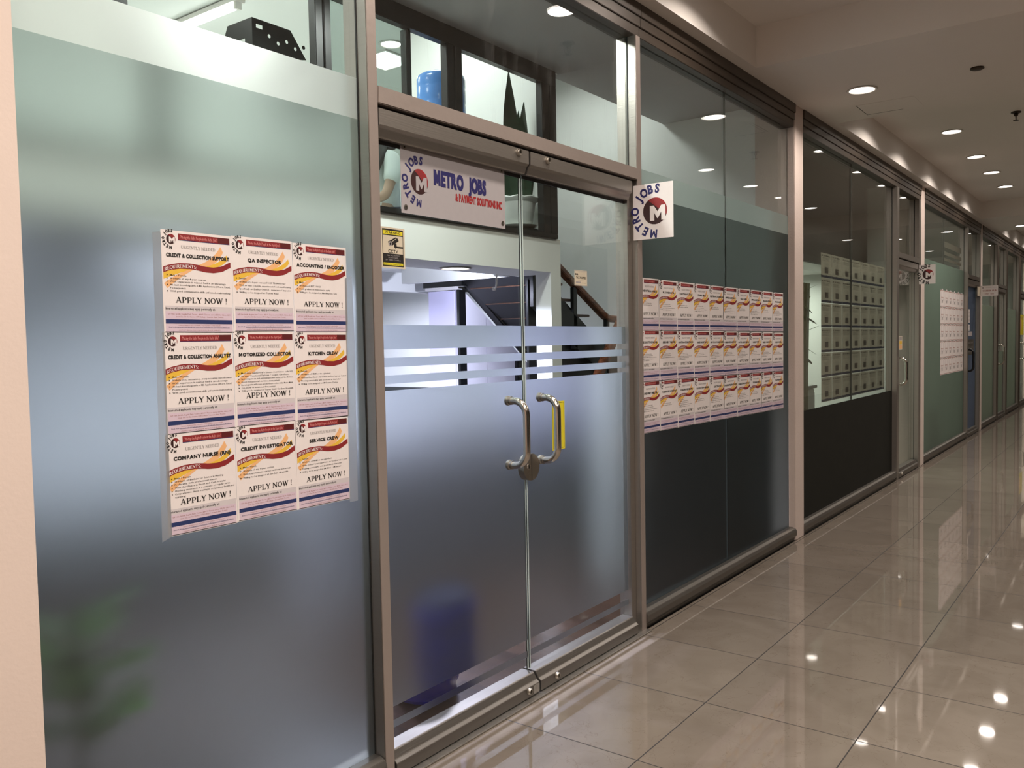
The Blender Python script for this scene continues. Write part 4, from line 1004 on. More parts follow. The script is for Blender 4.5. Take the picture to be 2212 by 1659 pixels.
# ------------------------------------------------------------------ staircase
M_WOOD = wood_mat('handrail_wood', (0.10, 0.032, 0.014), (0.24, 0.085, 0.04), 0.22)
M_TREAD = wood_mat('tread_wood', (0.05, 0.025, 0.016), (0.11, 0.055, 0.035), 0.35)
M_LILW = mat('lilac_white_panel', (0.78, 0.77, 0.86), 0.28, vary=0.02)
st = root('staircase', 'black steel staircase with a brown wooden handrail behind the glass doors', 'staircase', (5.6, 1.4, 0.0))
def slope(x): return 2.05+(5.33-x)*0.53          # handrail height above the near side
# near stringer and far stringer (upper flight rises to the left)
m = MB(); m.prism([(6.10, 1.40), (6.10, 1.16), (4.95, 1.78), (4.95, 2.02), (5.33, 1.82)], 'y', 1.385, 1.415); m.obj('stringer', M_BLACK, st, bevel=0.002)
m = MB(); m.prism([(6.20, 1.46), (6.20, 1.24), (5.98, 1.375), (5.545, 1.689), (5.145, 1.979), (5.10, 1.99), (5.10, 2.10), (5.30, 2.10), (5.89, 1.699)], 'y', 2.13, 2.20); m.obj('stringer', M_BLACK, st, bevel=0.002)
N = 7
for k in range(N):
    x1 = 6.14-k*0.19; z = 1.32+k*0.115
    MB().box(x1-0.23, x1, 1.415, 2.13, z+0.165, z+0.185).obj('tread', M_TREAD, st, bevel=0.004)
m = MB(); m.prism([(6.16, 1.375), (6.16, 1.34), (4.90, 2.105), (4.90, 2.14)], 'y', 1.42, 2.13); m.obj('soffit_plate', M_BLACK, st)
# landing and lower flight going away from the viewer
MB().box(5.95, 6.52, 1.39, 2.10, 1.20, 1.24).obj('landing', M_TREAD, st, bevel=0.004)
m = MB(); m.prism([(4.95, 0), (6.52, 0), (6.52, 1.42), (6.05, 1.42), (4.95, 1.98)], 'y', 1.43, 1.45); m.obj('side_panel', M_BLACK, st)
for k in range(5):
    MB().box(5.72-k*0.2, 5.96-k*0.2, 1.20, 1.38, 0.98-k*0.21, 1.01-k*0.21).obj('tread', M_TREAD, st, bevel=0.004)
m = MB(); m.prism([(6.0, 1.20), (6.0, 0.95), (4.95, -0.0), (5.2, 0.0), (6.3, 0.98), (6.3, 1.2)], 'y', 1.385, 1.41); m.obj('stringer', M_BLACK, st)
# handrail: sloping part, short level part, then down beside the lower flight
m = MB()
def rail(m, pts, w=0.062, h=0.055):
    pts = [Vector(p) for p in pts]; vs = []
    prof = [(-0.5, -0.35), (-0.3, -0.5), (0.3, -0.5), (0.5, -0.35), (0.5, 0.2), (0.3, 0.5), (-0.3, 0.5), (-0.5, 0.2)]
    for i, p in enumerate(pts):
        t = (pts[min(i+1, len(pts)-1)]-pts[max(i-1, 0)]).normalized()
        s = t.cross(Vector((0, 0, 1))); s = s.normalized() if s.length > 1e-4 else Vector((1, 0, 0)); u = s.cross(t)
        vs += [p+s*(a*w)+u*(b*h) for a, b in prof]
    n = len(prof); fs = [(i*n+k, i*n+(k+1) % n, (i+1)*n+(k+1) % n, (i+1)*n+k) for i in range(len(pts)-1) for k in range(n)]
    fs += [tuple(range(n)), tuple((len(pts)-1)*n+k for k in range(n))]
    m.add(vs, fs)
rail(m, [(4.95, 1.40, 2.262), (5.33, 1.40, 2.06), (5.94, 1.40, 1.735), (5.99, 1.40, 1.715), (6.03, 1.40, 1.705), (6.19, 1.40, 1.700)])
m.obj('handrail', M_WOOD, st, bevel=0.004)
m = MB(); rail(m, [(6.10, 1.30, 1.75), (6.055, 1.30, 1.695), (5.675, 1.30, 1.255), (5.2, 1.30, 0.71), (5.14, 1.30, 0.66)], 0.06, 0.085); m.obj('handrail', M_WOOD, st, bevel=0.004)
for x in (5.05, 5.505, 5.99): MB().box(x-0.025, x+0.025, 1.385, 1.415, 1.20+max(0, 6.0-x)*0.55, slope(min(x, 5.95))-0.02).obj('baluster', M_BLACK, st, bevel=0.002)
for q in (((5.16, 2.125, 1.985), (5.56, 2.125, 1.695), (6.0, 2.125, 1.375)), ((5.32, 2.125, 2.09), (5.88, 2.125, 1.705), (6.18, 2.125, 1.475))):
    m = MB(); m.tube(q, 0.004, 6); m.obj('edge_highlight', M_STEEL, st)  # thin bright tubes standing in for highlights along the stringer edges
for x, z0, z1 in ((5.35, 1.95, 2.30), (5.72, 1.80, 2.30), (6.02, 1.40, 2.30)): MB().box(x-0.022, x+0.022, 2.15, 2.18, z0, z1).obj('baluster', M_BLACK, st, bevel=0.002)
MB().box(5.15, 5.19, 1.285, 1.315, 0.0, 0.67).obj('baluster', M_BLACK, st, bevel=0.002)
for dz in (0.12, 0.30): 
    m = MB(); m.tube([(6.15, 2.165, 1.48+dz), (5.35, 2.165, 2.02+dz)], 0.006, 6); m.obj('guard_wire', M_STEEL, st)
m = MB(); m.box(5.44, 5.56, 2.205, 2.215, 1.83, 1.88); m.obj('tag_plate', mat('dull_pink_tag', (0.32, 0.16, 0.16), 0.5, vary=0.1), st)
# fill lamp added on a small hook to brighten the boards below the stair
cl = root('hook_fill_lamp', 'small white clip lamp under the end of the white edge beam', 'lamp', (4.60, 1.44, 1.99))
m = MB(); m.tube([(4.60, 1.44, 1.99), (4.60, 1.44, 1.93), (4.605, 1.45, 1.905), (4.62, 1.47, 1.90)], 0.0065, 8); m.obj('bracket', M_RING, cl, True)
m = MB(); m.lathe([(0.006, -0.01), (0.012, 0.0), (0.013, 0.014), (0.011, 0.014), (0.010, 0.002), (0.001, 0.0)], (4.625, 1.475, 1.895), 16, axis='y'); m.obj('shade', M_RING, cl, True)
area('lamp', (4.64, 1.52, 1.88), 0.05, LILAC, 14, cl, 170, rot=(math.radians(72), 0, math.radians(-38)))
# boarded cupboard below the flight
M_LOWDARK = mat('dark_low_band', (0.040, 0.044, 0.043), 0.5, vary=0.1)  # dark bands added low on walls and cupboard to darken the film view
single(MB().box(XP-0.02, XP, 0.112, BK, 0, 1.08), 'low_band_right', M_LOWDARK, 'dark dado along the side wall of the office', 'dado', kind='structure')
single(MB().box(0.6, XP-0.02, BK-0.02, BK, 0, 0.5), 'low_band_back', M_LOWDARK, 'dark dado along the back wall of the office', 'dado', kind='structure')
single(MB().box(0.6, 0.62, 0.30, BK-0.02, 0, 0.6), 'low_band_left', M_LOWDARK, 'dark dado along the left wall of the office', 'dado', kind='structure')
cp = root('under_stair_cupboard', 'lilac white boarded cupboard with black posts below the staircase', 'cupboard', (5.3, 2.25, 0))
MB().box(5.09, 6.18, 2.20, 2.235, 0, 0.93).obj('base_board', M_LOWDARK, cp)
m = MB(); m.prism([(5.10, 0.93), (6.18, 0.93), (6.18, 1.23), (5.545, 1.675), (5.145, 1.955), (5.10, 1.955)], 'y', 2.205, 2.235); m.obj('front_board', M_LILW, cp)
MB().box(5.08, 5.10, 2.235, 2.50, 0, 0.93).obj('base_board', M_LOWDARK, cp)
MB().box(5.085, 5.10, 2.235, 2.50, 0.93, 1.94).obj('side_board', mat('lilac_panel', (0.60, 0.58, 0.80), 0.25, vary=0.02), cp)
MB().box(5.07, 5.10, 2.20, 2.52, 1.945, 1.97).obj('top_trim', mat('pale_trim', (0.62, 0.60, 0.62), 0.4, vary=0.03), cp)
MB().box(5.08, 5.16, 2.15, 2.55, 1.972, 2.085).obj('top_beam', M_BLACK, cp)
for x, z in ((5.118, 1.945), (5.863, 1.44)): MB().box(x-0.04, x+0.04, 2.175, 2.204, 0, z).obj('post', M_BLACK, cp, bevel=0.003)
MB().box(5.442, 5.446, 2.2035, 2.206, 0, 1.73).obj('board_joint', mat('joint_grey', (0.35, 0.34, 0.40), 0.6, vary=0.05), cp)
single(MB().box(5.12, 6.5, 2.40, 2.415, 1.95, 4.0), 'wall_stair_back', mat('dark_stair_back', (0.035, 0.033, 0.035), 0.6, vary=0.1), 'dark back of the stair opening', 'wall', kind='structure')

# ------------------------------------------------------------------ upper office contents
M_BLUEP = mat('blue_bottle_plastic', (0.10, 0.30, 0.74), 0.18, spec=0.6, vary=0.05)
def water_bottle(cx, cy, z, label, group=None, h=0.40, r=0.135, m=M_BLUEP, upside=False):
    t = root('water_bottle', label, 'water bottle', (cx, cy, z), group)
    p = [(0.001, 0), (r*0.86, 0.0), (r*0.97, 0.012), (r, 0.03), (r, h*0.17), (r*0.985, h*0.195), (r, h*0.22), (r, h*0.40), (r*0.985, h*0.425), (r, h*0.45), (r, h*0.63), (r*0.985, h*0.655), (r, h*0.68), (r, h*0.80), (r*0.9, h*0.87), (r*0.55, h*0.93), (r*0.26, h*0.955), (0.2*r, h*0.97), (0.2*r, h*1.05)]
    if upside: p = [(a, h*1.05-b) for a, b in reversed(p)]
    b = MB(); b.lathe(p, (cx, cy, z), 36); b.obj('bottle_body', m, t, True)
    c = MB(); zz = z+h*1.0 if not upside else z-0.002
    c.lathe([(0.001, 0), (0.23*r, 0), (0.25*r, 0.006), (0.25*r, h*0.06), (0.001, h*0.065)], (cx, cy, zz), 20); c.obj('bottle_cap', mat('white_plastic', (0.72, 0.73, 0.72), 0.35, vary=0.03), t, True)
    return t
M_WP = mat('white_plastic', (0.72, 0.73, 0.72), 0.35, vary=0.03)
mat('white_laminate', (0.74, 0.74, 0.76), 0.25, vary=0.02)
# dispenser carrying an inverted bottle
ds = root('water_dispenser', 'white water dispenser under the blue bottle in the upper office', 'water dispenser', (4.05, 1.42, 2.15))
MB().box(3.93, 4.17, 1.30, 1.54, 2.15, 2.73).obj('body', MATS['white_plastic'], ds, bevel=0.015)
for x in (3.99, 4.05, 4.11): m = MB(); m.lathe([(0.012, 0), (0.014, -0.03), (0.008, -0.035)], (x, 1.30, 2.62), 12, axis='y'); m.obj('tap', M_BLUEP, ds, True)
water_bottle(4.05, 1.42, 2.735, 'light blue water bottle upside down on the dispenser, behind the transom', h=0.42, r=0.15, upside=True)
# snake plant on the sill
pot = root('snake_plant', 'potted snake plant in a white fluted pot on the black upper sill', 'plant', (4.632, 1.275, 2.235))
PX, PY = 4.632, 1.275
m = MB(); prof = [(0.085, 0.062), (0.098, 0.075), (0.118, 0.20), (0.122, 0.215), (0.150, 0.232), (0.155, 0.240), (0.150, 0.247), (0.112, 0.243), (0.105, 0.22)]
vs = []; fs = []; seg = 40
for i, (r, h) in enumerate(prof):
    for k in range(seg):
        a = 2*PI*k/seg; rr = r*(1+(0.02*math.cos(10*a) if 4 <= i <= 6 else 0)); hh = h+(0.004*math.cos(10*a) if 4 <= i <= 6 else 0)
        vs.append((PX+rr*math.cos(a), PY+rr*math.sin(a), 2.235+hh))
for i in range(len(prof)-1):
    for k in range(seg): k2 = (k+1) % seg; fs.append((i*seg+k, i*seg+k2, (i+1)*seg+k2, (i+1)*seg+k))
fs.append(tuple(range(seg))); m.add(vs, fs); m.obj('pot', mat('white_ceramic', (0.66, 0.70, 0.66), 0.3, vary=0.03), pot, True)
m = MB(); m.lathe([(0.001, 0.045), (0.10, 0.045), (0.128, 0.062), (0.132, 0.066), (0.10, 0.058), (0.001, 0.056)], (PX, PY, 2.235), 32); m.obj('saucer', MATS['white_ceramic'], pot, True)
m = MB(); m.lathe([(0.115, 0.0), (0.115, 0.012), (0.125, 0.022), (0.14, 0.028), (0.14, 0.036), (0.02, 0.044), (0.001, 0.044)], (PX, PY, 2.235), 28); m.obj('stand', M_BLACK, pot, True)
m = MB(); m.lathe([(0.001, 0.222), (0.106, 0.222)], (PX, PY, 2.235), 20, cap=False); m.obj('soil', mat('soil', (0.05, 0.035, 0.025), 0.9, vary=0.3, vscale=60), pot)
M_LEAF = mat('snake_leaf', (0.045, 0.10, 0.06), 0.4, vary=0.55, vscale=3, stretch=(3, 3, 14))
M_LEAF2 = mat('bamboo_leaf', (0.045, 0.095, 0.018), 0.75, spec=0.15, vary=0.3, vscale=6)
def blade_leaf(par, base, tip, w, twist, m=M_LEAF, bend=(0, 0), name='leaf', thick=0.004):
    b = Vector(base); t = Vector(tip); n = 12; vs = []; fs = []
    for i in range(n+1):
        s = i/n; c = b.lerp(t, s)+Vector((bend[0]*math.sin(s*PI), bend[1]*math.sin(s*PI), 0))
        ww = w*(0.62+0.38*math.sin(min(1, s*1.6)*PI/2))*(1-max(0, (s-0.55)/0.45)**1.8)*0.5+0.001
        a = twist+0.35*s; d = Vector((math.cos(a), math.sin(a), 0)); nn = Vector((-math.sin(a), math.cos(a), 0))
        vs += [c-d*ww, c+nn*(0.15*ww+thick), c+d*ww, c+nn*(0.15*ww-thick)]
    for i in range(n):
        for k in range(4): k2 = (k+1) % 4; fs.append((i*4+k, i*4+k2, (i+1)*4+k2, (i+1)*4+k))
    fs += [(0, 1, 2, 3), (n*4, n*4+1, n*4+2, n*4+3)]
    mm = MB(); mm.add(vs, fs); return mm.obj(name, m, par, True)
ZB = 2.44
for dx, dy, tx, ty, tz, w, tw in ((-0.05, 0.0, -0.075, 0.0, 0.86, 0.085, -0.5), (-0.02, 0.03, -0.02, 0.02, 0.78, 0.075, -0.1), (0.03, -0.02, 0.02, -0.03, 0.60, 0.085, -0.6), (0.05, 0.01, 0.105, 0.01, 0.70, 0.08, -0.4),
                              (0.02, 0.05, 0.07, 0.03, 0.64, 0.06, -0.9), (-0.04, -0.04, -0.12, -0.04, 0.42, 0.09, -0.5), (0.0, -0.05, 0.03, -0.05, 0.46, 0.10, -0.4), (-0.07, 0.03, -0.15, 0.02, 0.50, 0.085, -0.3), (0.06, -0.03, 0.10, -0.02, 0.44, 0.08, -0.7)):
    blade_leaf(pot, (PX+dx*0.8, PY+dy, ZB), (PX+tx, PY+ty, ZB+tz), w*1.45, tw)
# perforated black equipment rack
rk = root('equipment_rack', 'black perforated steel rack shelf in the upper office, below the tube light', 'rack', (2.84, 1.5, 2.15))
RX0, RX1, RY0, RY1 = 2.725, 3.06, 1.50, 1.86
def holes(cx, cz, r, n=12): return [(cx+r*math.cos(2*PI*k/n), cz+r*math.sin(2*PI*k/n)) for k in range(n)]
def arm(zb, zt, y):
    m = MB(); poly = [(RX0, zb), (RX1-0.06, zb), (RX1, zb+0.012), (RX1-0.10, zt), (RX0, zt)]
    hs = [holes(RX0+0.10+0.055*k, zb+(0.052 if k % 2 else 0.074), 0.010) for k in range(5)]+[[(RX0+0.02, zt-0.045), (RX0+0.06, zt-0.045), (RX0+0.06, zt-0.025), (RX0+0.02, zt-0.025)]]
    m.prism(poly, 'y', y, y+0.003, holes=hs); return m
for zb, zt in ((3.03, 3.17), (2.84, 2.985)):
    arm(zb, zt, RY0).obj('side_plate', M_BLACK, rk); arm(zb, zt, RY1).obj('side_plate', M_BLACK, rk)
    MB().box(RX0, RX1-0.06, RY0, RY1, zb, zb+0.004).obj('shelf', M_BLACK, rk)
m = MB(); m.prism([(RY0, 2.60), (RY1, 2.60), (RY1, 3.10), (RY1-0.12, 3.10), (RY1-0.16, 3.17), (RY0, 3.17)], 'x', RX0-0.004, RX0, holes=[[(RY0+0.06, 3.02), (RY1-0.06, 3.02), (RY1-0.06, 3.08), (RY0+0.06, 3.08)]]); m.obj('back_plate', M_BLACK, rk)
MB().box(RX0-0.006, RX0-0.004, RY1-0.10, RY1-0.05, 3.085, 3.10).obj('warning_mark', mat('red_mark', (0.45, 0.05, 0.04), 0.5, vary=0.05), rk)
for y in (RY0+0.02, RY1-0.02): MB().box(RX0, RX0+0.03, y-0.012, y+0.012, 2.15, 2.85).obj('leg', M_BLACK, rk, bevel=0.002)
for y in (RY0+0.02, RY1-0.02): MB().box(RX1-0.10, RX1-0.07, y-0.012, y+0.012, 2.15, 2.85).obj('leg', M_BLACK, rk, bevel=0.002)

# ------------------------------------------------------------------ seated person in the upper office
def skin_mesh(nodes, edges, subdiv=2, rootname=None):
    """grow one surface round a skeleton; nodes: name -> (pos, rx, ry)"""
    names = list(nodes); ix = {n: i for i, n in enumerate(names)}
    me = bpy.data.meshes.new('skin'); me.from_pydata([nodes[n][0] for n in names], [(ix[a], ix[b]) for a, b in edges], []); me.update()
    ob = bpy.data.objects.new('skin', me); COL.objects.link(ob)
    md = ob.modifiers.new('s', 'SKIN'); md.use_smooth_shade = True
    for n in names:
        sv = me.skin_vertices[0].data[ix[n]]; sv.radius = nodes[n][1:3] if len(nodes[n]) > 2 else (nodes[n][1], nodes[n][1])
        sv.use_root = (n == rootname)
    ss = ob.modifiers.new('d', 'SUBSURF'); ss.levels = subdiv; ss.render_levels = subdiv
    bpy.context.view_layer.update()
    ev = ob.evaluated_get(bpy.context.evaluated_depsgraph_get())
    out = bpy.data.meshes.new_from_object(ev)
    bpy.data.objects.remove(ob); bpy.data.meshes.remove(me)
    out.polygons.foreach_set('use_smooth', [True]*len(out.polygons))
    return out
PO = Vector((4.45, 2.34, 2.10)); FA = math.radians(158)     # seat spot, facing direction
def pp(f, s, z):           # forward, side (left +), up
    c, n = math.cos(FA), math.sin(FA)
    return (PO.x+f*c-s*n, PO.y+f*n+s*c, PO.z+z)
def put(me, name, m, par, smooth=True):
    ox, oy, oz = ORG[par.name]
    for v in me.vertices: v.co.x -= ox; v.co.y -= oy; v.co.z -= oz
    me.materials.clear(); me.materials.append(m)
    o = bpy.data.objects.new(name, me); COL.objects.link(o); o.parent = par; ORG[o.name] = (ox, oy, oz); return o
M_SKIN = mat('skin', (0.50, 0.31, 0.22), 0.5, vary=0.08, vscale=12)
M_HAIR = mat('black_hair', (0.008, 0.007, 0.007), 0.62, vary=0.4, vscale=30, stretch=(6, 6, 1))
M_SHIRT = mat('white_cotton', (0.74, 0.77, 0.74), 0.8, vary=0.04, vscale=14, bump=0.25, bscale=18)
M_JEAN = mat('dark_denim', (0.03, 0.04, 0.07), 0.8, vary=0.15, vscale=50)
def person():
    t = root('person', 'seated person in a white t-shirt with long black hair, seen past the door jamb', 'person', tuple(PO))
    Z = -0.165
    nd = {'pelvis': (pp(0, 0, 0.47+Z), 0.13, 0.10), 'waist': (pp(0.0, 0, 0.62+Z), 0.115, 0.085), 'chest': (pp(0.01, 0, 0.80+Z), 0.135, 0.09), 'neckb': (pp(0.0, 0, 0.95+Z), 0.07, 0.065),
          'neck': (pp(0.04, 0, 1.03+Z), 0.048, 0.05), 'headb': (pp(0.085, 0, 1.10+Z), 0.072, 0.08), 'head': (pp(0.09, 0, 1.18+Z), 0.078, 0.095), 'crown': (pp(0.08, 0, 1.245+Z), 0.055, 0.065),
          'chin': (pp(0.15, 0, 1.085+Z), 0.032, 0.03), 'nose': (pp(0.19, 0, 1.155+Z), 0.012, 0.014)}
    ed = [('pelvis', 'waist'), ('waist', 'chest'), ('chest', 'neckb'), ('neckb', 'neck'), ('neck', 'headb'), ('headb', 'head'), ('head', 'crown'), ('headb', 'chin'), ('head', 'nose')]
    for sd, q in (('l', 1), ('r', -1)):
        nd.update({sd+'sh': (pp(-0.005, q*0.165, 0.905+Z), 0.055, 0.055), sd+'ua': (pp(0.015, q*0.205, 0.78+Z), 0.045, 0.045), sd+'el': (pp(0.075, q*0.22, 0.63+Z), 0.037, 0.037), sd+'fa': (pp(0.17, q*0.21, 0.595+Z), 0.034, 0.034),
                   sd+'wr': (pp(0.255, q*0.19, 0.575+Z), 0.024, 0.022), sd+'pa': (pp(0.31, q*0.18, 0.565+Z), 0.034, 0.016),
                   sd+'hip': (pp(0.06, q*0.085, 0.455+Z), 0.085, 0.085), sd+'th': (pp(0.22, q*0.10, 0.46+Z), 0.075, 0.072), sd+'kn': (pp(0.42, q*0.11, 0.455+Z), 0.055, 0.055), sd+'ca': (pp(0.42, q*0.11, 0.28+Z), 0.048, 0.048),
                   sd+'an': (pp(0.41, q*0.11, 0.09), 0.033, 0.033), sd+'he': (pp(0.40, q*0.11, 0.04), 0.034, 0.034), sd+'to': (pp(0.56, q*0.125, 0.03), 0.034, 0.024),
                   sd+'ear': (pp(0.085, q*0.086, 1.155+Z), 0.011, 0.02)})
        ed += [('neckb', sd+'sh'), (sd+'sh', sd+'ua'), (sd+'ua', sd+'el'), (sd+'el', sd+'fa'), (sd+'fa', sd+'wr'), (sd+'wr', sd+'pa'), ('pelvis', sd+'hip'), (sd+'hip', sd+'th'), (sd+'th', sd+'kn'), (sd+'kn', sd+'ca'), (sd+'ca', sd+'an'), (sd+'an', sd+'he'), (sd+'he', sd+'to'), ('head', sd+'ear')]
        for k, (off, ln) in enumerate(((-0.027, 0.062), (-0.009, 0.072), (0.009, 0.068), (0.026, 0.052))):
            a, b, c = sd+'f%da' % k, sd+'f%db' % k, sd+'f%dc' % k
            nd[a] = (pp(0.345, q*(0.178+off), 0.562+Z), 0.0085, 0.0085); nd[b] = (pp(0.345+ln*0.55, q*(0.176+off*1.1), 0.552+Z), 0.0078, 0.0078); nd[c] = (pp(0.345+ln, q*(0.174+off*1.1), 0.532+Z), 0.0068, 0.0068)
            ed += [(sd+'pa', a), (a, b), (b, c)]
        nd[sd+'t1'] = (pp(0.30, q*0.140, 0.56+Z), 0.0105, 0.0105); nd[sd+'t2'] = (pp(0.335, q*0.122, 0.548+Z), 0.0085, 0.0085)
        ed += [(sd+'pa', sd+'t1'), (sd+'t1', sd+'t2')]
    put(skin_mesh(nd, ed, 2, 'pelvis'), 'body', M_SKIN, t)
    # eyes and mouth
    for q in (1, -1):
        m = MB(); c = pp(0.169, q*0.032, 1.172+Z); m.lathe([(0.001, -0.008), (0.0075, -0.004), (0.009, 0), (0.0075, 0.004), (0.001, 0.008)], c, 12); m.obj('eye', mat('eye_dark', (0.02, 0.015, 0.012), 0.2, vary=0.1), t, True)
    m = MB(); m.tube([pp(0.173, -0.022, 1.105+Z), pp(0.181, 0, 1.103+Z), pp(0.173, 0.022, 1.105+Z)], [0.003, 0.006, 0.003], 8); m.obj('mouth', mat('lips', (0.36, 0.13, 0.11), 0.4, vary=0.05), t, True)
    # shirt: torso and short sleeves
    sh = {'a': (pp(0.0, 0, 0.47+Z), 0.152, 0.125), 'b': (pp(0.0, 0, 0.62+Z), 0.142, 0.112), 'c': (pp(0.01, 0, 0.80+Z), 0.155, 0.112), 'd': (pp(0.0, 0, 0.93+Z), 0.10, 0.085), 'e': (pp(0.003, 0, 0.985+Z), 0.064, 0.066)}
    se = [('a', 'b'), ('b', 'c'), ('c', 'd'), ('d', 'e')]
    for sd, q in (('l', 1), ('r', -1)):
        sh.update({sd+'1': (pp(-0.005, q*0.165, 0.91+Z), 0.068, 0.068), sd+'2': (pp(0.01, q*0.205, 0.79+Z), 0.066, 0.066), sd+'3': (pp(0.03, q*0.215, 0.715+Z), 0.072, 0.072)})
        se += [('d', sd+'1'), (sd+'1', sd+'2'), (sd+'2', sd+'3')]
    put(skin_mesh(sh, se, 2, 'a'), 'shirt', M_SHIRT, t)
    tr = {'p': (pp(0, 0, 0.45+Z), 0.15, 0.11)}; te = []
    for sd, q in (('l', 1), ('r', -1)):
        tr.update({sd+'1': (pp(0.06, q*0.085, 0.455+Z), 0.098, 0.098), sd+'2': (pp(0.22, q*0.10, 0.46+Z), 0.086, 0.084), sd+'3': (pp(0.42, q*0.11, 0.455+Z), 0.068, 0.068), sd+'4': (pp(0.42, q*0.11, 0.28+Z), 0.062, 0.062), sd+'5': (pp(0.412, q*0.11, 0.11), 0.055, 0.055)})
        te += [('p', sd+'1'), (sd+'1', sd+'2'), (sd+'2', sd+'3'), (sd+'3', sd+'4'), (sd+'4', sd+'5')]
    put(skin_mesh(tr, te, 2, 'p'), 'trousers', M_JEAN, t)
    hr = {'a': (pp(0.085, 0, 1.265+Z), 0.058, 0.06), 'b': (pp(0.055, 0, 1.20+Z), 0.097, 0.098), 'c': (pp(0.045, 0, 1.10+Z), 0.092, 0.075), 'd': (pp(0.02, 0.01, 1.01+Z), 0.07, 0.06), 'e': (pp(0.0, -0.03, 0.93+Z), 0.05, 0.035),
          'f': (pp(0.035, 0.085, 1.0+Z), 0.045, 0.04), 'g': (pp(0.07, 0.145, 0.93+Z), 0.042, 0.03), 'h': (pp(0.115, 0.15, 0.84+Z), 0.038, 0.026), 'i': (pp(0.13, 0.14, 0.76+Z), 0.02, 0.014), 'j': (pp(0.0, 0.10, 0.985+Z), 0.022, 0.018), 'k': (pp(-0.03, 0.17, 0.975+Z), 0.008, 0.006)}
    put(skin_mesh(hr, [('a', 'b'), ('b', 'c'), ('c', 'd'), ('d', 'e'), ('c', 'f'), ('f', 'g'), ('g', 'h'), ('h', 'i'), ('f', 'j'), ('j', 'k')], 2, 'b'), 'hair', M_HAIR, t)
person()
ch = root('office_chair', 'blue backed office chair under the seated person', 'chair', tuple(PO))
M_BLUEF = mat('blue_fabric', (0.045, 0.08, 0.33), 0.8, vary=0.1, vscale=40)
def cbox(f0, f1, s0, s1, z0, z1): 
    m = MB(); q = [pp(f, s, z) for z in (z0, z1) for f, s in ((f0, s0), (f1, s0), (f1, s1), (f0, s1))]
    return m.add(q, [(0, 3, 2, 1), (4, 5, 6, 7), (0, 1, 5, 4), (1, 2, 6, 5), (2, 3, 7, 6), (3, 0, 4, 7)])
cbox(-0.20, 0.24, -0.22, 0.22, 0.13, 0.19).obj('seat', M_BLUEF, ch, bevel=0.02)
cbox(-0.265, -0.225, -0.21, 0.21, 0.25, 0.56).obj('backrest', M_BLUEF, ch, bevel=0.015)
cbox(-0.26, -0.235, -0.03, 0.03, 0.13, 0.30).obj('back_bracket', M_BLACK, ch)
m = MB(); m.tube([pp(0, 0, 0.13), pp(0, 0, 0.05)], 0.025, 12); m.obj('post', M_BLACK, ch, True)
for k in range(5):
    a = 2*PI*k/5; m = MB(); m.tube([pp(0, 0, 0.06), pp(0.25*math.cos(a), 0.25*math.sin(a), 0.035)], [0.02, 0.013], 8); m.tube([pp(0.25*math.cos(a), 0.25*math.sin(a), 0.04), pp(0.25*math.cos(a), 0.25*math.sin(a), 0.0)], 0.018, 8); m.obj('foot', M_BLACK, ch, True)

# ------------------------------------------------------------------ ground floor contents
def blue_plastic():
    m, nt, out = nodes_mat('deep_blue_plastic')
    N = nt.nodes.new; L = nt.links.new
    b = N('ShaderNodeBsdfPrincipled'); b.inputs['Roughness'].default_value = 0.2
    tc = N('ShaderNodeTexCoord'); n = N('ShaderNodeTexNoise'); n.inputs['Scale'].default_value = 6; L(tc.outputs['Object'], n.inputs['Vector'])
    mx = N('ShaderNodeMix'); mx.data_type = 'RGBA'; L(n.outputs['Fac'], mx.inputs[0]); mx.inputs[6].default_value = (0.010, 0.016, 0.26, 1); mx.inputs[7].default_value = (0.018, 0.024, 0.38, 1)
    L(mx.outputs[2], b.inputs['Base Color'])
    t = N('ShaderNodeBsdfTranslucent'); t.inputs[0].default_value = (0.07, 0.08, 0.85, 1)
    s = N('ShaderNodeMixShader'); s.inputs[0].default_value = 0.22; L(b.outputs[0], s.inputs[1]); L(t.outputs[0], s.inputs[2]); L(s.outputs[0], out.inputs[0])
    return m
M_DBLUE = blue_plastic()
bin_ = root('water_drum', 'deep blue plastic drum on the floor inside the left glass door', 'drum', (2.70, 0.42, 0.0))
m = MB(); R = 0.152
m.lathe([(0.001, 0.0), (R*0.80, 0.0), (R*0.93, 0.02), (R*0.90, 0.05), (R, 0.075), (R, 0.17), (R*0.95, 0.185), (R, 0.20), (R, 0.30), (R*0.95, 0.315), (R, 0.33), (R, 0.40), (R*0.93, 0.425), (R*0.80, 0.44), (0.001, 0.445)], (2.70, 0.42, 0), 40)
m.obj('drum_body', M_DBLUE, bin_, True)
m = MB(); m.lathe([(0.001, 0.44), (R*0.88, 0.44), (R*0.90, 0.445), (R*0.90, 0.455), (0.001, 0.46)], (2.70, 0.42, 0), 20); m.obj('drum_cap', mat('navy_lid', (0.006, 0.007, 0.028), 0.9, spec=0.1, vary=0.1), bin_, True)
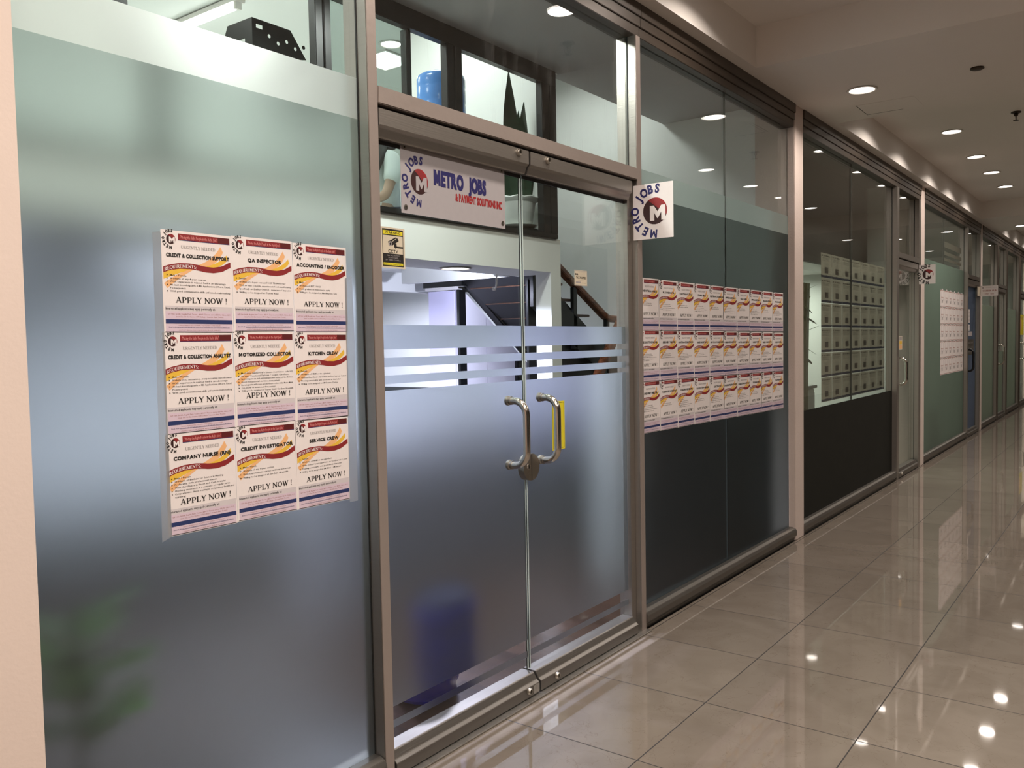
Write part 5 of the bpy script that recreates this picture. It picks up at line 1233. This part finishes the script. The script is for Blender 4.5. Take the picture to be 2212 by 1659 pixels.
# leafy plant behind the left frosted pane
pl = root('leafy_plant', 'blurred green leafy plant behind the frosted film at lower left', 'plant', (1.16, 0.40, 0.0))
m = MB(); m.lathe([(0.001, 0.0), (0.10, 0.0), (0.13, 0.24), (0.14, 0.25), (0.125, 0.25), (0.115, 0.23), (0.001, 0.22)], (1.16, 0.40, 0), 28); m.obj('pot', mat('brown_pot', (0.13, 0.07, 0.045), 0.5, vary=0.1), pl, True)
m = MB(); m.tube([(1.16, 0.40, 0.2), (1.16, 0.40, 0.56), (1.16, 0.40, 0.82)], [0.012, 0.009, 0.006], 8); m.obj('stem', M_LEAF2, pl, True)
for k in range(11):
    a = k*2.4+0.4; zz = 0.42+0.036*k; L = 0.27-0.006*k
    blade_leaf(pl, (1.16+0.01*math.cos(a), 0.40, zz), (1.16+L*math.cos(a), 0.40+min(0.25, max(-0.24, L*math.sin(a))), zz+0.09-0.03*(k % 3)), 0.15, a+1.3, M_LEAF2)
# reception counter and things on it
cn = root('reception_counter', 'white reception counter just visible between the door stripes', 'counter', (3.75, 2.4, 0))
MB().box(3.2, 4.60, 2.1, 2.14, 0, 0.96).obj('front_panel', mat('dark_counter_panel', (0.035, 0.033, 0.036), 0.4, vary=0.1), cn, bevel=0.004); MB().box(3.18, 4.62, 2.07, 2.14, 0.965, 1.118).obj('fascia', M_LILW, cn, bevel=0.004)
MB().box(3.1, 4.68, 2.02, 2.6, 1.12, 1.16).obj('countertop', mat('white_laminate', (0.74, 0.74, 0.76), 0.25, vary=0.02), cn, bevel=0.006)
for x in (3.2, 4.56): MB().box(x, x+0.04, 2.14, 2.55, 0, 1.12).obj('end_panel', M_LILW, cn)
MB().box(4.35, 4.55, 2.30, 2.45, 1.1605, 1.185).obj('folder', mat('grey_folder', (0.25, 0.25, 0.28), 0.5, vary=0.05), cn) if False else None
ps = single(MB().box(4.33, 4.52, 2.22, 2.40, 1.1605, 1.18), 'paper_stack', mat('paper_white', (0.7, 0.7, 0.7), 0.6, vary=0.03), 'low stack of papers lying on the white reception counter', 'papers', bevel=0.002)
# ceiling cassette in the left part of the ground floor room
ac = root('air_conditioner', 'pale ceiling air conditioner seen just below the camera sticker', 'air conditioner', (3.7, 1.9, 2.03))
MB().box(2.90, 3.86, 1.58, 2.30, 2.02, 2.10).obj('casing', MATS['white_plastic'], ac, bevel=0.01)
MB().box(2.95, 3.82, 2.12, 2.26, 2.012, 2.022).obj('air_outlet', M_BLACK, ac)
for y in (1.74, 1.88, 2.02): MB().box(2.94, 3.83, y-0.06, y-0.02, 2.014, 2.022).obj('vent_slat', MATS['joint_grey'], ac)
# glazed partition deep inside
iw = struct('window_12', 'bright glazed inner doorway at the back of the ground floor office', 'window')
M_BRIGHT = mat('pale_lilac_glass', (0.80, 0.80, 0.95), 0.15, vary=0.02)
MB().box(5.0, 5.9, BK-0.03, BK-0.005, 0.0, 1.95).obj('pane', M_BRIGHT, iw)
for x in (4.95, 5.42, 5.9): MB().box(x, x+0.05, BK-0.05, BK-0.005, 0.0, 1.98).obj('frame_bar', M_WHITE, iw)

# ------------------------------------------------------------------ next units along the corridor
UX = [(6.65, 10.85), (10.87, 15.2), (15.22, 24.0)]
M_DARK = mat('dark_interior', (0.03, 0.03, 0.027), 0.8, vary=0.1)  # darkness of the unlit void put into the colour of black boards
single(MB().box(6.66, 24, 0.112, 3.0, -0.1, 0.0), 'floor_units', mat('unit_floor_tile', (0.36, 0.35, 0.32), 0.3, vary=0.05), 'grey tiled floor inside the neighbouring units', 'floor', kind='structure')
single(MB().box(6.66, 24, 2.9, 3.0, 0, 3.3), 'wall_units', M_WHITE, 'white back wall of the neighbouring units', 'wall', kind='structure')
single(MB().box(6.66, 10.86, 0.62, 3.0, 2.30, 2.36), 'ceiling_units', M_WHITE, 'low white ceiling inside the dark window unit', 'ceiling', kind='structure')
single(MB().box(6.66, 10.86, 0.60, 0.66, 2.28, 3.3), 'wall_void', M_DARK, 'black bulkhead above the sheets inside the dark window', 'wall', kind='structure')
single(MB().box(6.66, 10.86, 0.112, 0.60, 3.28, 3.34), 'ceiling_void', M_DARK, 'black ceiling strip inside the dark window', 'ceiling', kind='structure')
single(MB().box(10.80, 10.86, 0.302, 2.9, 0, 3.3), 'wall_units_1', M_WHITE, 'white partition past the single glass door', 'wall', kind='structure')
single(MB().box(15.20, 15.26, 0.302, 2.9, 0, 3.3), 'wall_units_2', M_WHITE, 'white partition past the bluish door', 'wall', kind='structure')
single(MB().box(24.0, 24.06, 0.112, 2.9, 0, 3.3), 'wall_units_3', M_WHITE, 'white partition at the far end of the units', 'wall', kind='structure')
single(MB().box(10.86, 24.0, 0.112, 2.9, 3.24, 3.30), 'ceiling_far_units', M_OFFCEIL, 'grey ceiling inside the far units', 'ceiling', kind='structure')
single(MB().box(9.2, 10.80, 2.88, 2.90, 0.0, 1.25), 'baseboard_tiles', mat('stone_wall_tile', (0.30, 0.29, 0.26), 0.35, vary=0.15, vscale=5), 'stone tile dado behind the single glass door', 'wall', kind='structure')
def inner_light(x, y, z, e, col, w=0.5): area('unit_lamp', (x, y, z), w, col, e, spread=170, shape='RECTANGLE', h=w)
inner_light(8.2, 1.5, 2.28, 14, (0.84, 1.0, 0.88)); inner_light(10.1, 1.4, 2.28, 19, (0.95, 1.0, 0.86))
inner_light(12.5, 1.3, 3.22, 26, (0.9, 1.0, 0.9)); inner_light(16.4, 1.2, 3.22, 7, (0.85, 1.0, 0.9)); inner_light(18.6, 1.2, 3.22, 9, (0.9, 1.0, 0.88)); inner_light(21.4, 1.2, 3.22, 40, (0.95, 1.0, 0.85), 0.8)
# bamboo by the near pilaster
bb = root('bamboo_plant', 'green bamboo stems and leaves inside the dark window, beside the near pilaster', 'plant', (7.55, 0.32, 0))
m = MB(); m.lathe([(0.001, 0.0), (0.11, 0.0), (0.14, 0.30), (0.12, 0.30), (0.001, 0.28)], (7.55, 0.32, 0), 24); m.obj('pot', MATS['white_ceramic'], bb, True)
for k, dx in enumerate((-0.05, 0.0, 0.05)):
    m = MB(); m.tube([(7.55+dx, 0.32, 0.28), (7.55+dx*1.2, 0.31, 1.2), (7.56+dx*1.4, 0.30, 2.0)], 0.011, 8); m.obj('cane', mat('bamboo_cane', (0.10, 0.10, 0.04), 0.4, vary=0.2), bb, True)
for k in range(14):
    zz = 1.35+0.045*k; a = k*2.3; x0 = 7.55+0.02*math.cos(a)
    blade_leaf(bb, (x0, 0.31, zz), (x0+0.15*math.cos(a)+0.04, 0.31+0.10*math.sin(a), zz+(0.05 if k % 2 else -0.07)), 0.028, a+1.57, M_LEAF2, thick=0.001)
# white cabinet and post behind the sheets
wc = root('white_cabinet', 'low white cabinet inside the dark window at lower left of the sheets', 'cabinet', (8.0, 0.75, 0))
MB().box(7.75, 8.6, 0.55, 0.95, 0, 1.02).obj('body', MATS['white_plastic'], wc, bevel=0.01); MB().box(7.72, 8.63, 0.53, 0.97, 1.02, 1.05).obj('countertop', mat('grey_top', (0.2, 0.2, 0.2), 0.3, vary=0.1), wc, bevel=0.004)
for k in range(2): MB().box(7.76+0.42*k, 8.165+0.42*k, 0.542, 0.551, 0.05, 0.98).obj('door', MATS['white_laminate'], wc, bevel=0.003)
single(MB().box(7.62, 7.74, 0.42, 0.54, 0.0, 2.03), 'white_post', MATS['white_plastic'], 'tall white post with rounded top behind the bamboo', 'post', bevel=0.03)
# brown board leaning behind the green film past the second pilaster
single(MB().box(11.6, 12.35, 0.16, 0.19, 0.0, 0.56), 'brown_board', wood_mat('brown_board_wood', (0.09, 0.035, 0.02), (0.17, 0.07, 0.04), 0.5), 'brown board standing behind the green frosted film', 'board', bevel=0.003)
